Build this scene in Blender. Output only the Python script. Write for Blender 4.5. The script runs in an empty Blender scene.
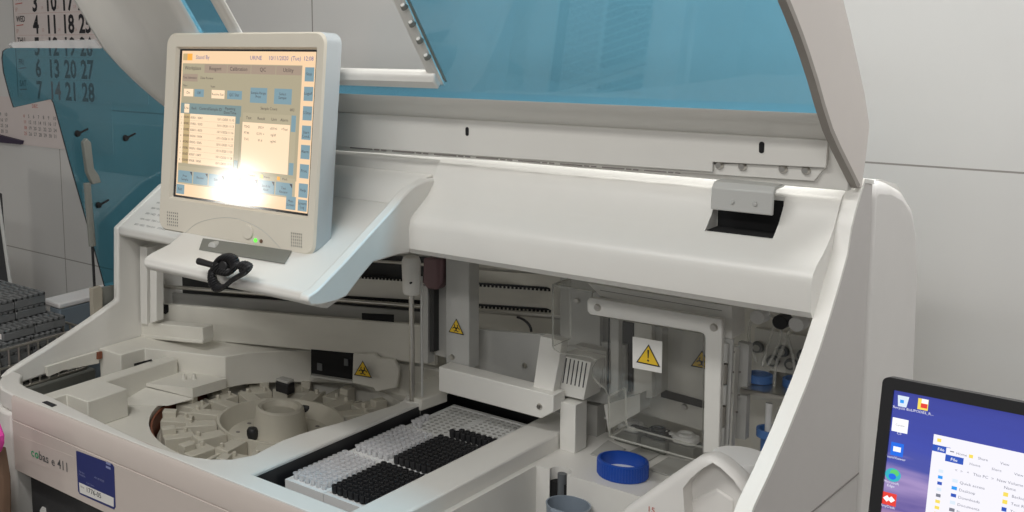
import bpy, bmesh, math, random
from mathutils import Vector, Matrix
random.seed(4)
SC = bpy.context.scene
COL = SC.collection
pi = math.pi

# ------------------------------------------------------------------ camera model (single view metrology of the photograph)
F, PX, PY = 1160.4, 127.29, 169.3
CR = Matrix(((0.65125387, 0.75766689, -0.04253564),
             (0.08224046, -0.12618974, -0.98859125),
             (-0.75439042, 0.64032573, -0.14449243)))
CAM = Vector((1.673, -1.127, 1.8))


def ray(x, y):
    return CR.transposed() @ Vector(((x - PX) / F, (y - PY) / F, 1.0))


def at(x, y, X=None, Y=None, Z=None):
    d = ray(x, y)
    if X is not None:
        t = (X - CAM.x) / d.x
    elif Y is not None:
        t = (Y - CAM.y) / d.y
    else:
        t = (Z - CAM.z) / d.z
    return CAM + d * t


def atp(x, y, p0, n):
    d = ray(x, y)
    return CAM + d * ((p0 - CAM).dot(n) / d.dot(n))


def pts(l, **k):
    return [at(x, y, **k) for x, y in l]


# ------------------------------------------------------------------ materials
def mat(name, col, rough=.5, metal=0., noise=0., scale=30., bump=0., emit=None, es=1., spec=.5, coat=0.):
    m = bpy.data.materials.new(name)
    m.use_nodes = True
    nt = m.node_tree
    b = nt.nodes['Principled BSDF']
    b.inputs['Base Color'].default_value = (*col, 1)
    b.inputs['Roughness'].default_value = rough
    b.inputs['Metallic'].default_value = metal
    b.inputs['Specular IOR Level'].default_value = spec
    b.inputs['Coat Weight'].default_value = coat
    if emit is not None:
        b.inputs['Emission Color'].default_value = (*emit, 1)
        b.inputs['Emission Strength'].default_value = es
    if noise or bump:
        tc = nt.nodes.new('ShaderNodeTexCoord')
        nz = nt.nodes.new('ShaderNodeTexNoise')
        nz.inputs['Scale'].default_value = scale
        nz.inputs['Detail'].default_value = 5
        nt.links.new(tc.outputs['Object'], nz.inputs['Vector'])
        if noise:
            mr = nt.nodes.new('ShaderNodeMix')
            mr.data_type = 'RGBA'
            mr.inputs[6].default_value = (*[c * (1 - noise) for c in col], 1)
            mr.inputs[7].default_value = (*[min(1, c * (1 + noise)) for c in col], 1)
            nt.links.new(nz.outputs['Fac'], mr.inputs[0])
            nt.links.new(mr.outputs[2], b.inputs['Base Color'])
        if bump:
            bp = nt.nodes.new('ShaderNodeBump')
            bp.inputs['Strength'].default_value = bump
            bp.inputs['Distance'].default_value = .002
            nt.links.new(nz.outputs['Fac'], bp.inputs['Height'])
            nt.links.new(bp.outputs['Normal'], b.inputs['Normal'])
    return m


def clear(name, tint, gloss=.08, rough=.03, haze=0., hazecol=(.8, .8, .8)):
    m = bpy.data.materials.new(name)
    m.use_nodes = True
    nt = m.node_tree
    nt.nodes.clear()
    out = nt.nodes.new('ShaderNodeOutputMaterial')
    tr = nt.nodes.new('ShaderNodeBsdfTransparent')
    tr.inputs['Color'].default_value = (*tint, 1)
    gl = nt.nodes.new('ShaderNodeBsdfGlossy')
    gl.inputs['Roughness'].default_value = rough
    mx = nt.nodes.new('ShaderNodeMixShader')
    mx.inputs[0].default_value = gloss
    nt.links.new(tr.outputs[0], mx.inputs[1])
    nt.links.new(gl.outputs[0], mx.inputs[2])
    last = mx
    if haze:
        df = nt.nodes.new('ShaderNodeBsdfDiffuse')
        df.inputs['Color'].default_value = (*hazecol, 1)
        m2 = nt.nodes.new('ShaderNodeMixShader')
        m2.inputs[0].default_value = haze
        nt.links.new(mx.outputs[0], m2.inputs[1])
        nt.links.new(df.outputs[0], m2.inputs[2])
        last = m2
    nt.links.new(last.outputs[0], out.inputs['Surface'])
    return m


M = {}
M['white'] = mat('white_plastic', (.78, .77, .73), .42, noise=.02, scale=60)
M['shell'] = mat('shell_plastic', (.79, .775, .735), .34, noise=.015, scale=40)
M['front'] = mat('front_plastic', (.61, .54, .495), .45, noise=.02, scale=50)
M['lidw'] = mat('lid_plastic', (.74, .725, .685), .4, noise=.02, scale=30)
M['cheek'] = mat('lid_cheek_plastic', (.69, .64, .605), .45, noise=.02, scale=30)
M['inner'] = mat('interior_plastic', (.72, .70, .635), .55, noise=.03, scale=50)
M['beige'] = mat('disk_plastic', (.55, .52, .44), .55, noise=.04, scale=60)
M['side'] = mat('shaded_side_plastic', (.56, .535, .52), .5, noise=.02, scale=40)  # shell plastic again, with the shade of the side painted in as a darker tone
M['black'] = mat('black_plastic', (.012, .012, .014), .45)
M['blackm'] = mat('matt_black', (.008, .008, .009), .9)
M['dark'] = mat('dark_recess', (.035, .035, .035), .7)
M['charcoal'] = mat('charcoal_panel', (.04, .04, .042), .55, noise=.1)
M['seam'] = mat('seam_line', (.22, .20, .19), .8)
M['steel'] = mat('brushed_steel', (.62, .60, .56), .3, 1., noise=.06, scale=90)
M['greymetal'] = mat('grey_painted_metal', (.52, .52, .50), .42, noise=.02)
M['plategrey'] = mat('grey_back_plate', (.46, .455, .43), .5, noise=.03)
M['lightplate'] = mat('light_grey_plate', (.66, .65, .61), .45, noise=.02)
M['rackgrey'] = mat('rack_grey_plastic', (.155, .16, .162), .55, noise=.08, scale=80)
M['bluegrey'] = mat('blue_grey_side', (.20, .24, .28), .6, noise=.05)
M['bluecap'] = mat('blue_cap_plastic', (.012, .075, .42), .32)
M['dullblue'] = mat('dull_blue_plastic', (.07, .17, .42), .45)
M['milky'] = mat('milky_plastic', (.80, .78, .75), .45, noise=.02, scale=20)
M['whitecap'] = mat('white_cap_plastic', (.86, .86, .85), .35)
M['tray'] = mat('white_tray_plastic', (.80, .80, .79), .35)
M['purple'] = mat('dusky_purple_plastic', (.19, .11, .12), .5)
M['yellow'] = mat('warning_yellow', (.80, .53, .03), .5)
M['sticker'] = mat('white_sticker', (.78, .77, .74), .5)
M['navy'] = mat('navy_sticker', (.03, .04, .17), .35)
M['navylight'] = mat('pale_blue_print', (.25, .28, .5), .5)
M['ink'] = mat('black_ink', (.02, .02, .025), .6)
M['greyink'] = mat('grey_ink', (.12, .12, .12), .6)
M['green'] = mat('green_ink', (.04, .36, .16), .6)
M['red'] = mat('red_ink', (.55, .12, .09), .6)
M['palepink'] = mat('pale_print', (.62, .42, .38), .7)
M['paper'] = mat('paper', (.74, .71, .70), .75, noise=.02)
M['calpaper'] = mat('calendar_paper', (.76, .68, .66), .7, noise=.02)
M['violetpaper'] = mat('printed_sheet', (.66, .63, .70), .7, noise=.02)
M['brown'] = mat('brown_card', (.16, .095, .06), .8, noise=.12)
M['pink'] = mat('pink_cloth', (.75, .06, .36), .8, noise=.08)
M['rust'] = mat('red_brown_strip', (.22, .07, .035), .5)
M['strut'] = mat('strut_grey', (.20, .205, .185), .4, noise=.05)
M['plum'] = mat('dark_plum_strip', (.05, .035, .07), .6)
M['bottlegrey'] = mat('grey_blue_bottle', (.26, .31, .37), .4)
M['tubegrey'] = mat('dark_grey_tube', (.13, .14, .15), .4)
M['bluetint'] = clear('blue_acrylic', (.48, .77, .905), .07, .02, .02, (.35, .6, .7))
M['bluedeep'] = clear('deep_blue_acrylic', (.34, .60, .69), .06, .05, .05, (.25, .45, .52))
M['acrylic'] = clear('clear_acrylic', (.95, .95, .94), .04, .03, .015)
M['acedge'] = clear('acrylic_edge', (.66, .66, .62), .25, .2, .42, (.82, .82, .78))
M['cup'] = clear('clear_cup_plastic', (.95, .95, .96), .12, .12, .35, (.95, .95, .96))
M['tube'] = clear('clear_tubing', (.92, .92, .90), .15, .1, .20, (.85, .85, .82))
M['film'] = clear('clear_film', (.9, .9, .9), .15, .15, .3, (.75, .75, .75))


# screens give off light
def emis(name, col, s=1., rough=.5):
    return mat(name, (.02, .02, .02), rough, emit=col, es=s, spec=.3)


# ------------------------------------------------------------------ mesh builder
class MB:
    def __init__(self):
        self.v, self.f, self.mi, self.mats = [], [], [], []

    def m(self, key):
        mt = M[key] if isinstance(key, str) else key
        if mt not in self.mats:
            self.mats.append(mt)
        return self.mats.index(mt)

    def add(self, vs, fs, key):
        o = len(self.v)
        k = self.m(key)
        self.v += [Vector(p) for p in vs]
        for f in fs:
            self.f.append([i + o for i in f])
            self.mi.append(k)
        return self

    def box(self, x0, x1, y0, y1, z0, z1, key):
        vs = [(x, y, z) for z in (z0, z1) for y in (y0, y1) for x in (x0, x1)]
        return self.add(vs, [(0, 2, 3, 1), (4, 5, 7, 6), (0, 1, 5, 4), (2, 6, 7, 3), (0, 4, 6, 2), (1, 3, 7, 5)], key)

    def obox(self, o, a, b, c, key):       # corner + three edge vectors
        o, a, b, c = map(Vector, (o, a, b, c))
        vs = [o + a * i + b * j + c * k for k in (0, 1) for j in (0, 1) for i in (0, 1)]
        return self.add(vs, [(0, 2, 3, 1), (4, 5, 7, 6), (0, 1, 5, 4), (2, 6, 7, 3), (0, 4, 6, 2), (1, 3, 7, 5)], key)

    def slab(self, poly, vec, key, edge=None):   # 3D polygon extruded along vec
        poly = [Vector(p) for p in poly]
        vec = Vector(vec)
        n = len(poly)
        vs = poly + [p + vec for p in poly]
        self.add(vs, [list(range(n))[::-1], list(range(n, 2 * n))], key)
        o = len(self.v) - 2 * n
        k = self.m(edge or key)
        for i in range(n):
            j = (i + 1) % n
            self.f.append([o + i, o + j, o + n + j, o + n + i])
            self.mi.append(k)
        return self

    def prism(self, yz, x0, x1, key):
        return self.slab([(x0, y, z) for y, z in yz], (x1 - x0, 0, 0), key)

    def plan(self, xy, z0, z1, key):
        return self.slab([(x, y, z0) for x, y in xy], (0, 0, z1 - z0), key)

    def cyl(self, p0, p1, r0, r1=None, n=20, key='white', caps=True):
        p0, p1 = Vector(p0), Vector(p1)
        r1 = r0 if r1 is None else r1
        d = (p1 - p0).normalized()
        u = d.orthogonal().normalized()
        w = d.cross(u)
        vs = []
        for p, r in ((p0, r0), (p1, r1)):
            for i in range(n):
                a = 2 * pi * i / n
                vs.append(p + (u * math.cos(a) + w * math.sin(a)) * r)
        fs = [(i, (i + 1) % n, n + (i + 1) % n, n + i) for i in range(n)]
        if caps:
            fs += [list(range(n))[::-1], list(range(n, 2 * n))]
        return self.add(vs, fs, key)

    def lathe(self, c, prof, n=32, key='white', a0=0, a1=2 * pi, keys=None):   # vertical axis, prof of (r, z)
        c = Vector(c)
        full = abs(a1 - a0 - 2 * pi) < 1e-6
        cnt = n if full else n + 1
        vs = []
        for r, z in prof:
            for i in range(cnt):
                a = a0 + (a1 - a0) * i / n
                vs.append(c + Vector((r * math.cos(a), r * math.sin(a), z)))
        for k in range(len(prof) - 1):
            pass
        o = len(self.v)
        self.v += vs
        for k in range(len(prof) - 1):
            kk = self.m(keys[k] if keys else key)
            for i in range(n):
                j = (i + 1) % cnt
                self.f.append([o + k * cnt + i, o + k * cnt + j, o + (k + 1) * cnt + j, o + (k + 1) * cnt + i])
                self.mi.append(kk)
        return self

    def tube(self, path, r, n=8, key='black'):
        path = [Vector(p) for p in path]
        vs = []
        prev = None
        for i, p in enumerate(path):
            d = (path[min(i + 1, len(path) - 1)] - path[max(i - 1, 0)]).normalized()
            if prev is None:
                u = d.orthogonal().normalized()
            else:
                u = (prev - d * prev.dot(d)).normalized()
            prev = u
            w = d.cross(u)
            for k in range(n):
                a = 2 * pi * k / n
                vs.append(p + (u * math.cos(a) + w * math.sin(a)) * r)
        fs = []
        for i in range(len(path) - 1):
            for k in range(n):
                k2 = (k + 1) % n
                fs.append((i * n + k, i * n + k2, (i + 1) * n + k2, (i + 1) * n + k))
        fs += [list(range(n))[::-1], [len(vs) - n + k for k in range(n)]]
        return self.add(vs, fs, key)

    def text(self, s, o, ux, uy, h, key, center=False, depth=0., bold=0.):
        """flat lettering: o = baseline start, ux / uy = unit directions, h = capital height"""
        cu = bpy.data.curves.new('t', 'FONT')
        cu.body = s
        cu.size = 1.0
        cu.resolution_u = 2
        cu.offset = bold
        if center:
            cu.align_x = 'CENTER'
        ob = bpy.data.objects.new('t', cu)
        COL.objects.link(ob)
        dg = bpy.context.evaluated_depsgraph_get()
        me = bpy.data.meshes.new_from_object(ob.evaluated_get(dg))
        ux, uy, o = Vector(ux), Vector(uy), Vector(o)
        k = h / .69
        nrm = ux.cross(uy).normalized()
        self.add([o + ux * (v.co.x * k) + uy * (v.co.y * k) + nrm * depth for v in me.vertices], [list(p.vertices) for p in me.polygons], key)
        bpy.data.objects.remove(ob)
        bpy.data.curves.remove(cu)
        bpy.data.meshes.remove(me)
        return self

    def build(self, name, parent=None, bev=0., seg=2, ang=32, flip=True, sharp=True):
        me = bpy.data.meshes.new(name)
        me.from_pydata([tuple(p) for p in self.v], [], self.f)
        for mt in self.mats:
            me.materials.append(mt)
        for p, k in zip(me.polygons, self.mi):
            p.material_index = k
        me.validate()
        if flip:
            bm = bmesh.new()
            bm.from_mesh(me)
            bmesh.ops.recalc_face_normals(bm, faces=bm.faces)
            bm.to_mesh(me)
            bm.free()
        me.polygons.foreach_set('use_smooth', [True] * len(me.polygons))
        me.set_sharp_from_angle(angle=math.radians(ang))
        o = bpy.data.objects.new(name, me)
        COL.objects.link(o)
        if parent is not None:
            o.parent = parent
            if parent.type == 'EMPTY' or parent.parent is None:
                o.matrix_parent_inverse = Matrix.Translation(-parent.location)
            else:                      # a part: its own frame already is the world frame
                o.matrix_parent_inverse = Matrix.Identity(4)
        else:
            # origin at the base
            c = sum((Vector(v.co) for v in me.vertices), Vector()) / max(1, len(me.vertices))
            c.z = min(v.co.z for v in me.vertices)
            me.transform(Matrix.Translation(-c))
            o.location = c
            TOP[o.name] = c.copy()
        if bev:
            b = o.modifiers.new('bevel', 'BEVEL')
            b.width = bev
            b.segments = seg
            b.limit_method = 'ANGLE'
            b.angle_limit = math.radians(40)
            b.use_clamp_overlap = True
            b.harden_normals = False
        return o


TOP = {}


def tag(o, label=None, cat=None, group=None, kind=None):
    if label:
        o['label'] = label
    if cat:
        o['category'] = cat
    if group:
        o['group'] = group
    if kind:
        o['kind'] = kind
    return o


def thing(name, label, cat, loc, group=None):
    o = bpy.data.objects.new(name, None)
    o.empty_display_size = .05
    COL.objects.link(o)
    o.location = loc
    TOP[o.name] = Vector(loc)
    return tag(o, label, cat, group)


def carve(o, cutters):
    """real holes: boolean difference, applied"""
    for cb in cutters:
        c = cb.build('cutter')
        md = o.modifiers.new('cut', 'BOOLEAN')
        md.operation = 'DIFFERENCE'
        md.solver = 'EXACT'
        md.object = c
    bpy.context.view_layer.update()
    dg = bpy.context.evaluated_depsgraph_get()
    me = bpy.data.meshes.new_from_object(o.evaluated_get(dg))
    cs = [m.object for m in o.modifiers if m.type == 'BOOLEAN']
    o.modifiers.clear()
    old = o.data
    o.data = me
    bpy.data.meshes.remove(old)
    for c in cs:
        bpy.data.objects.remove(c)
    me.polygons.foreach_set('use_smooth', [True] * len(me.polygons))
    me.set_sharp_from_angle(angle=math.radians(32))
    return o


def dup(root, loc=None, label=None, group=None):
    r = root.copy()
    COL.objects.link(r)
    if loc is not None:
        r.location = loc
    if label:
        r['label'] = label
    if group:
        r['group'] = group
    for ch in list(root.children):
        c = ch.copy()
        COL.objects.link(c)
        c.parent = r
        for g in list(ch.children):
            d = g.copy()
            COL.objects.link(d)
            d.parent = c
    return r


BENCH = .86
# ------------------------------------------------------------------ the room
def wall_material():
    m = mat('wall_panel_paint', (.66, .645, .63), .45)
    nt = m.node_tree
    b = nt.nodes['Principled BSDF']
    tc = nt.nodes.new('ShaderNodeTexCoord')
    sep = nt.nodes.new('ShaderNodeSeparateXYZ')
    nt.links.new(tc.outputs['Object'], sep.inputs[0])

    def line(sock, period, off, width):
        a = nt.nodes.new('ShaderNodeMath'); a.operation = 'ADD'; a.inputs[1].default_value = off
        nt.links.new(sock, a.inputs[0])
        mo = nt.nodes.new('ShaderNodeMath'); mo.operation = 'FLOORED_MODULO'; mo.inputs[1].default_value = period
        nt.links.new(a.outputs[0], mo.inputs[0])
        lt = nt.nodes.new('ShaderNodeMath'); lt.operation = 'LESS_THAN'; lt.inputs[1].default_value = width
        nt.links.new(mo.outputs[0], lt.inputs[0])
        return lt.outputs[0]
    # wall object origin sits at x = 0, z = 0 (see below)
    prev = None
    for xs in (-2.3, -1.149, -.136, 2.4):
        cm = nt.nodes.new('ShaderNodeMath'); cm.operation = 'COMPARE'; cm.inputs[1].default_value = xs; cm.inputs[2].default_value = .0016
        nt.links.new(sep.outputs['X'], cm.inputs[0])
        if prev is not None:
            m0 = nt.nodes.new('ShaderNodeMath'); m0.operation = 'MAXIMUM'
            nt.links.new(prev, m0.inputs[0]); nt.links.new(cm.outputs[0], m0.inputs[1])
            prev = m0.outputs[0]
        else:
            prev = cm.outputs[0]
    l1 = prev
    l2 = line(sep.outputs['Z'], .474, .474 * 4 - 1.011, .003)
    mx = nt.nodes.new('ShaderNodeMath'); mx.operation = 'MAXIMUM'
    nt.links.new(l1, mx.inputs[0]); nt.links.new(l2, mx.inputs[1])
    nz = nt.nodes.new('ShaderNodeTexNoise'); nz.inputs['Scale'].default_value = 3.5; nz.inputs['Detail'].default_value = 6
    nt.links.new(tc.outputs['Object'], nz.inputs['Vector'])
    c0 = nt.nodes.new('ShaderNodeMix'); c0.data_type = 'RGBA'
    c0.inputs[6].default_value = (.70, .69, .675, 1); c0.inputs[7].default_value = (.77, .765, .75, 1)
    nt.links.new(nz.outputs['Fac'], c0.inputs[0])
    c1 = nt.nodes.new('ShaderNodeMix'); c1.data_type = 'RGBA'
    c1.inputs[7].default_value = (.33, .31, .29, 1)
    nt.links.new(mx.outputs[0], c1.inputs[0]); nt.links.new(c0.outputs[2], c1.inputs[6])
    nt.links.new(c1.outputs[2], b.inputs['Base Color'])
    return m


def struct(name, mb):
    o = mb.build(name)
    # keep the origin at the world origin so the procedural seams sit where they should
    o.data.transform(Matrix.Translation(o.location))
    o.location = (0, 0, 0)
    o['kind'] = 'structure'
    return o


M['wall'] = wall_material()
M['floor'] = mat('floor_vinyl', (.17, .15, .135), .5, noise=.15, scale=8)
M['ceil'] = mat('ceiling_paint', (.75, .74, .72), .8, noise=.02)
WY = 1.0
struct('wall_back', MB().box(-3.6, 3.2, WY, WY + .1, 0, 2.9, 'wall'))
struct('floor', MB().box(-3.6, 3.2, -3.4, WY, -.08, 0, 'floor'))
struct('ceiling', MB().box(-3.6, 3.2, -3.4, WY + .1, 2.9, 3.0, 'ceil'))
struct('wall_left', MB().box(-3.7, -3.6, -3.4, WY + .1, 0, 2.9, 'ceil'))

# work bench
bn = thing('work_bench', 'long pale laminate work bench carrying the analyzer', 'bench', (.3, .4, 0))
b = MB(); b.box(-1.9, 2.4, -.14, .95, BENCH - .04, BENCH, mat('bench_laminate', (.34, .33, .31), .4, noise=.03)); b.build('bench_top', bn, .004)
for x in (-1.85, .2, 2.3):
    for y in (-.11, .86):
        MB().box(x, x + .05, y, y + .05, 0, BENCH - .04, 'greymetal').build('leg', bn, .003)

# ------------------------------------------------------------------ ANALYZER
AN = thing('analyzer', 'large white benchtop laboratory analyzer with blue tinted lid raised open', 'analyzer', (.55, .35, BENCH))
XL, XR = -.12, 1.21

# --- front panel, dark base, rim
b = MB()
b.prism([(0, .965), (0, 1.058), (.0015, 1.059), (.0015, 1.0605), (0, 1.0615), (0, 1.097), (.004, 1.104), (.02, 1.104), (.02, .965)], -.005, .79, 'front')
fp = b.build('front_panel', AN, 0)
b = MB()
b.plan([(.012, .02), (.79, .02), (.79, .05), (.012, .05)], BENCH, .9645, 'charcoal')
b.build('base_panel', AN, .002)
MB().slab(pts([(41, 510), (43, 506.5), (46, 508), (47, 516), (42, 514)], Y=.0195), (0, -.003, 0), 'sticker').build('latch', AN)
# left corner piece: the white side body beside the front panel
b = MB()
b.plan([(-.012, .004), (-.03, .001), (-.06, .004), (-.105, .03), (-.125, .06), (-.125, .085), (-.012, .06)], BENCH, 1.0685, 'shell')
b.plan([(-.020, .05), (-.125, .08), (-.125, .62), (-.020, .62)], BENCH, 1.0, 'shell')
sb = b.build('side_body', AN, .006, 3)

rim = [(-.004, .005), (.79, .005), (.79, .045), (.546, .045), (.546, .57)] + [(at(x, y, Z=1.1045).x, at(x, y, Z=1.1045).y) for x, y in ((408, 394), (402, 400.5), (393, 405), (370, 412), (345, 420.5), (318, 428), (300, 433.5), (282, 440), (266, 448))] + [(.497, .10), (.484, .065),
       (.46, .043), (.435, .031), (.40, .023), (.351, .0185), (.211, .030), (.055, .046), (-.02, .047), (-.05, .053), (-.07, .066), (-.088, .085),
       (-.12, .085), (-.108, .052), (-.085, .025), (-.05, .010)]
b = MB(); b.plan(rim, 1.07, 1.1045, 'shell')
b.build('deck_rim', AN, .003)
# well at the middle: black lining
b = MB()
b.box(.546, .725, .045, .57, 1.0, 1.006, 'black')
b.box(.546, .5475, .045, .57, 1.006, 1.099, 'black')
b.box(.7235, .725, .045, .57, 1.006, 1.099, 'black')
b.box(.5475, .7235, .045, .0465, 1.006, 1.099, 'black')
b.box(.5475, .7235, .565, .57, 1.006, 1.099, 'black')
b.box(.5475, .7235, .047, .10, 1.04, 1.066, 'black')
b.box(.5475, .556, .10, .56, 1.04, 1.066, 'black')
b.build('tray_well', AN, .001)
# dividing strip to the right of the well
b = MB(); b.box(.725, .782, .0, .57, 1.0, 1.1045, 'shell'); b.build('dividing_strip', AN, .003)

# --- left side wall with its opening
xL = XL
prof = pts([(118, 228), (118, 300), (112, 304.5), (94, 317.5), (69, 334.5), (44, 350.5), (25, 362), (12, 370.5), (4, 378)], X=xL)
low = pts([(13, 386), (22, 383), (47, 374), (60, 370), (97, 363)], X=xL)
yz = [(p.y, p.z) for p in prof] + [(p.y, p.z) for p in low] + [(.36, 1.09), (.62, 1.09), (.62, 1.44)] + [(at(163, 185, X=xL).y, at(163, 185, X=xL).z)]
b = MB(); b.prism(yz, xL - .016, xL, 'shell'); b.build('side_wall', AN, .004)
# rail under it
r0 = pts([(44, 366), (97, 350), (97, 362.5), (60, 370), (46, 376)], X=xL + .004)
MB().slab(r0, (.008, 0, 0), 'inner').build('side_rail', AN, .001)
MB().slab(pts([(96.5, 352), (101, 351), (101, 358), (96.5, 359)], X=xL + .012), (.004, 0, 0), 'rust').build('side_catch', AN)
# sloping cap behind the paper
p0, p1 = at(118, 227.5, X=xL), at(163, 184.5, X=xL)
b = MB(); b.prism([(p0.y, p0.z), (p1.y, p1.z), (p1.y + .05, p1.z), (p1.y + .05, p1.z - .02), (p1.y, p1.z - .02), (p0.y + .01, p0.z - .02), (p0.y, p0.z - .014)], xL, .26, 'shell')
b.build('corner_cap', AN, .003)

# --- hood
hood_prof = [(.300, 1.405), (.2935, 1.413), (.2925, 1.445), (.296, 1.457), (.306, 1.466), (.322, 1.475), (.340, 1.487), (.354, 1.501), (.364, 1.516), (.372, 1.530), (.379, 1.537), (.390, 1.5405),
             (.50, 1.54), (.57, 1.525), (.62, 1.49), (.635, 1.44), (.635, 1.38), (.60, 1.38), (.60, 1.43), (.34, 1.43), (.32, 1.405)]
b = MB(); b.prism(hood_prof, .642, 1.1945, 'shell')
hood = b.build('hood', AN)
nq = pts([(705, 229), (777.5, 237.5), (783, 211), (711.5, 201)], Y=.335)
carve(hood, [MB().box(nq[0].x - .001, nq[1].x - .006, .30, .372, 1.484, 1.60, 'blackm')])
b = MB()
b.box(nq[0].x, nq[1].x - .008, .340, .3715, 1.478, 1.485, 'blackm')
b.box(nq[0].x, nq[1].x - .008, .371, .3725, 1.478, 1.525, 'blackm')
b.build('hinge_pocket', AN)
b = MB()
b.prism([(.375, 1.40), (.375, 1.53), (.379, 1.537), (.39, 1.5405), (.50, 1.54), (.57, 1.525), (.62, 1.49), (.66, 1.42), (.66, 1.38), (.45, 1.38)], .20, .643, 'shell')
b.build('hood_extension', AN, .001)
# hood end cheek that folds down at the right
# --- right side panel
rp = pts([(847, 255), (838, 288), (830.5, 313.5), (819, 350), (807.6, 382), (787, 433), (770, 472), (754, 506)], X=XR)
yz = [(.385, 1.535), (.372, 1.52), (.362, 1.50)] + [(p.y, p.z) for p in rp] + [(.07, 1.205), (.035, 1.165), (.01, 1.115), (0, 1.07), (0, BENCH), (.43, BENCH), (.43, 1.545), (.40, 1.552)]
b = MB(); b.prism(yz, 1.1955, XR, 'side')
b.build('side_panel', AN, .002)
# front facing edge trim of the panel, lighter than the side's painted shade
b = MB()
edge = [(.43, 1.5475), (.40, 1.5535), (.388, 1.540), (.374, 1.522), (.362, 1.502)] + [(p.y, p.z) for p in rp] + [(.07, 1.205), (.035, 1.165), (.01, 1.115), (0, 1.07), (0, BENCH)]
vs = []
for k, (y, z) in enumerate(edge):
    a = Vector(edge[max(k - 1, 0)]); c = Vector(edge[min(k + 1, len(edge) - 1)])
    tn_ = (c - a).normalized(); nv = Vector((tn_.y, -tn_.x))
    if nv.x > 0 and k > 4: nv = -nv
    if k <= 4: nv = Vector((-abs(nv.x), abs(nv.y)))
    for X_, o_ in ((1.1945, -.003), (1.1945, .002), (XR + .0005, .002), (XR + .0005, -.003)):
        vs.append((X_, y + nv.x * o_, z + nv.y * o_))
fs = [[4 * k + m_, 4 * k + (m_ + 1) % 4, 4 * k + 4 + (m_ + 1) % 4, 4 * k + 4 + m_] for k in range(len(edge) - 1) for m_ in range(4)]
fs += [[0, 1, 2, 3], [4 * len(edge) - 4 + m_ for m_ in range(4)]]
b.add(vs, fs, 'shell')
b.build('panel_edge', AN)
b = MB()
b.prism([(.431, BENCH), (.431, 1.535), (.45, 1.546), (.50, 1.538), (.55, 1.522), (.59, 1.497), (.615, 1.46), (.632, 1.40), (.64, 1.25), (.64, BENCH)], 1.172, XR, mat('part_shaded_rear_plastic', (.72, .70, .68), .45, noise=.02))  # shell plastic toned between its lit top and shaded side, painted into the colour
b.build('rear_cover', AN, .016, 4)
b = MB()
s0 = pts([(825, 510), (859, 481)], X=XR)
b.box(XR - .001, XR + .0006, .05, .43, 1.1815, 1.1835, 'seam')
b.build('panel_seam', AN)
# --- rear body and inner shell
b = MB()
b.box(-.118, 1.12, .70, .715, BENCH, 1.50, 'inner')
b.build('body_shell', AN)

# --- floor of the sample area with the round opening
DC = Vector((.300, .377, 0)); DR = .227
b = MB()
n = 72
x0, x1, y0, y1 = -.003, .546, .02, .70
FZ = 1.036
inn, outr = [], []
for i in range(n):
    a = 2 * pi * i / n
    c, s = math.cos(a), math.sin(a)
    ts = []
    if c > 1e-9: ts.append((x1 - DC.x) / c)
    if c < -1e-9: ts.append((x0 - DC.x) / c)
    if s > 1e-9: ts.append((y1 - DC.y) / s)
    if s < -1e-9: ts.append((y0 - DC.y) / s)
    t = max(min(ts), DR + .014)
    inn.append((DC.x + c * (DR + .012), DC.y + s * (DR + .012), FZ))
    outr.append((DC.x + c * t, DC.y + s * t, FZ))
vs = inn + outr + [(p[0], p[1], .97) for p in inn]
fs = []
for i in range(n):
    j = (i + 1) % n
    fs.append((i, j, n + j, n + i))
    fs.append((i, 2 * n + i, 2 * n + j, j))
fs.append([2 * n + i for i in range(n)])
b.add(vs, fs, 'inner')
b.lathe((DC.x, DC.y, 0), [(DR + .006, .98), (DR + .006, 1.028), (DR + .010, 1.028), (DR + .010, .98)], 30, 'rust', pi * .9, pi * 1.35)
b.build('sample_deck', AN, flip=False)
# raised ledges at the left
b = MB()
b.plan([(-.004, .048), (.027, .048), (.027, .101), (.088, .101), (.088, .196), (.027, .196), (.027, .38), (-.004, .38)], FZ, 1.089, 'inner')
b.build('deck_ledge', AN, .002)
b = MB()
zt = 1.101
topA = [(-.118, .297), (-.05, .297), (-.048, .36), (.114, .426)]
cv = [(at(x, y, Z=zt).x, at(x, y, Z=zt).y) for x, y in ((245, 353), (270, 351.5), (310, 350.5), (356, 353), (396, 362))]
b.plan(topA + cv + [(.56, .64), (.2, .64), (-.118, .52)], FZ, zt, 'inner')
b.build('ledge_block', AN, .002)
b = MB()
q = [at(139.4, 382.7, Z=1.06), at(192.5, 388, Z=1.06), at(225, 378, Z=1.06), at(170, 366, Z=1.06)]
q[2].x += .004
lo = [Vector((q[0].x, q[0].y, 1.056)), Vector((q[1].x, q[1].y, FZ + .004)), Vector((q[2].x, q[2].y, FZ + .004)), Vector((-.03, .40, FZ + .004))]
hi = [q[0], q[1], q[2], Vector((-.03, .40, 1.06))]
b.add(lo + hi, [(0, 1, 2), (0, 2, 3), (4, 7, 6, 5), (0, 4, 5, 1), (1, 5, 6, 2), (2, 6, 7, 3), (3, 7, 4, 0)], 'inner')
fw = [Vector((q[0].x - .01, q[0].y - .004, 1.0555)), Vector((q[1].x, q[1].y + .002, FZ + .003)), Vector((q[1].x - .012, q[1].y - .055, FZ + .0008)), Vector((q[0].x + .008, q[0].y - .075, FZ + .0008))]
b.add(fw + [Vector((p_.x, p_.y, FZ)) for p_ in fw], [(0, 1, 2, 3), (0, 4, 5, 1), (1, 5, 6, 2), (2, 6, 7, 3), (3, 7, 4, 0), (4, 7, 6, 5)], 'inner')
b.build('deck_step', AN, .002)
b = MB()
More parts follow.
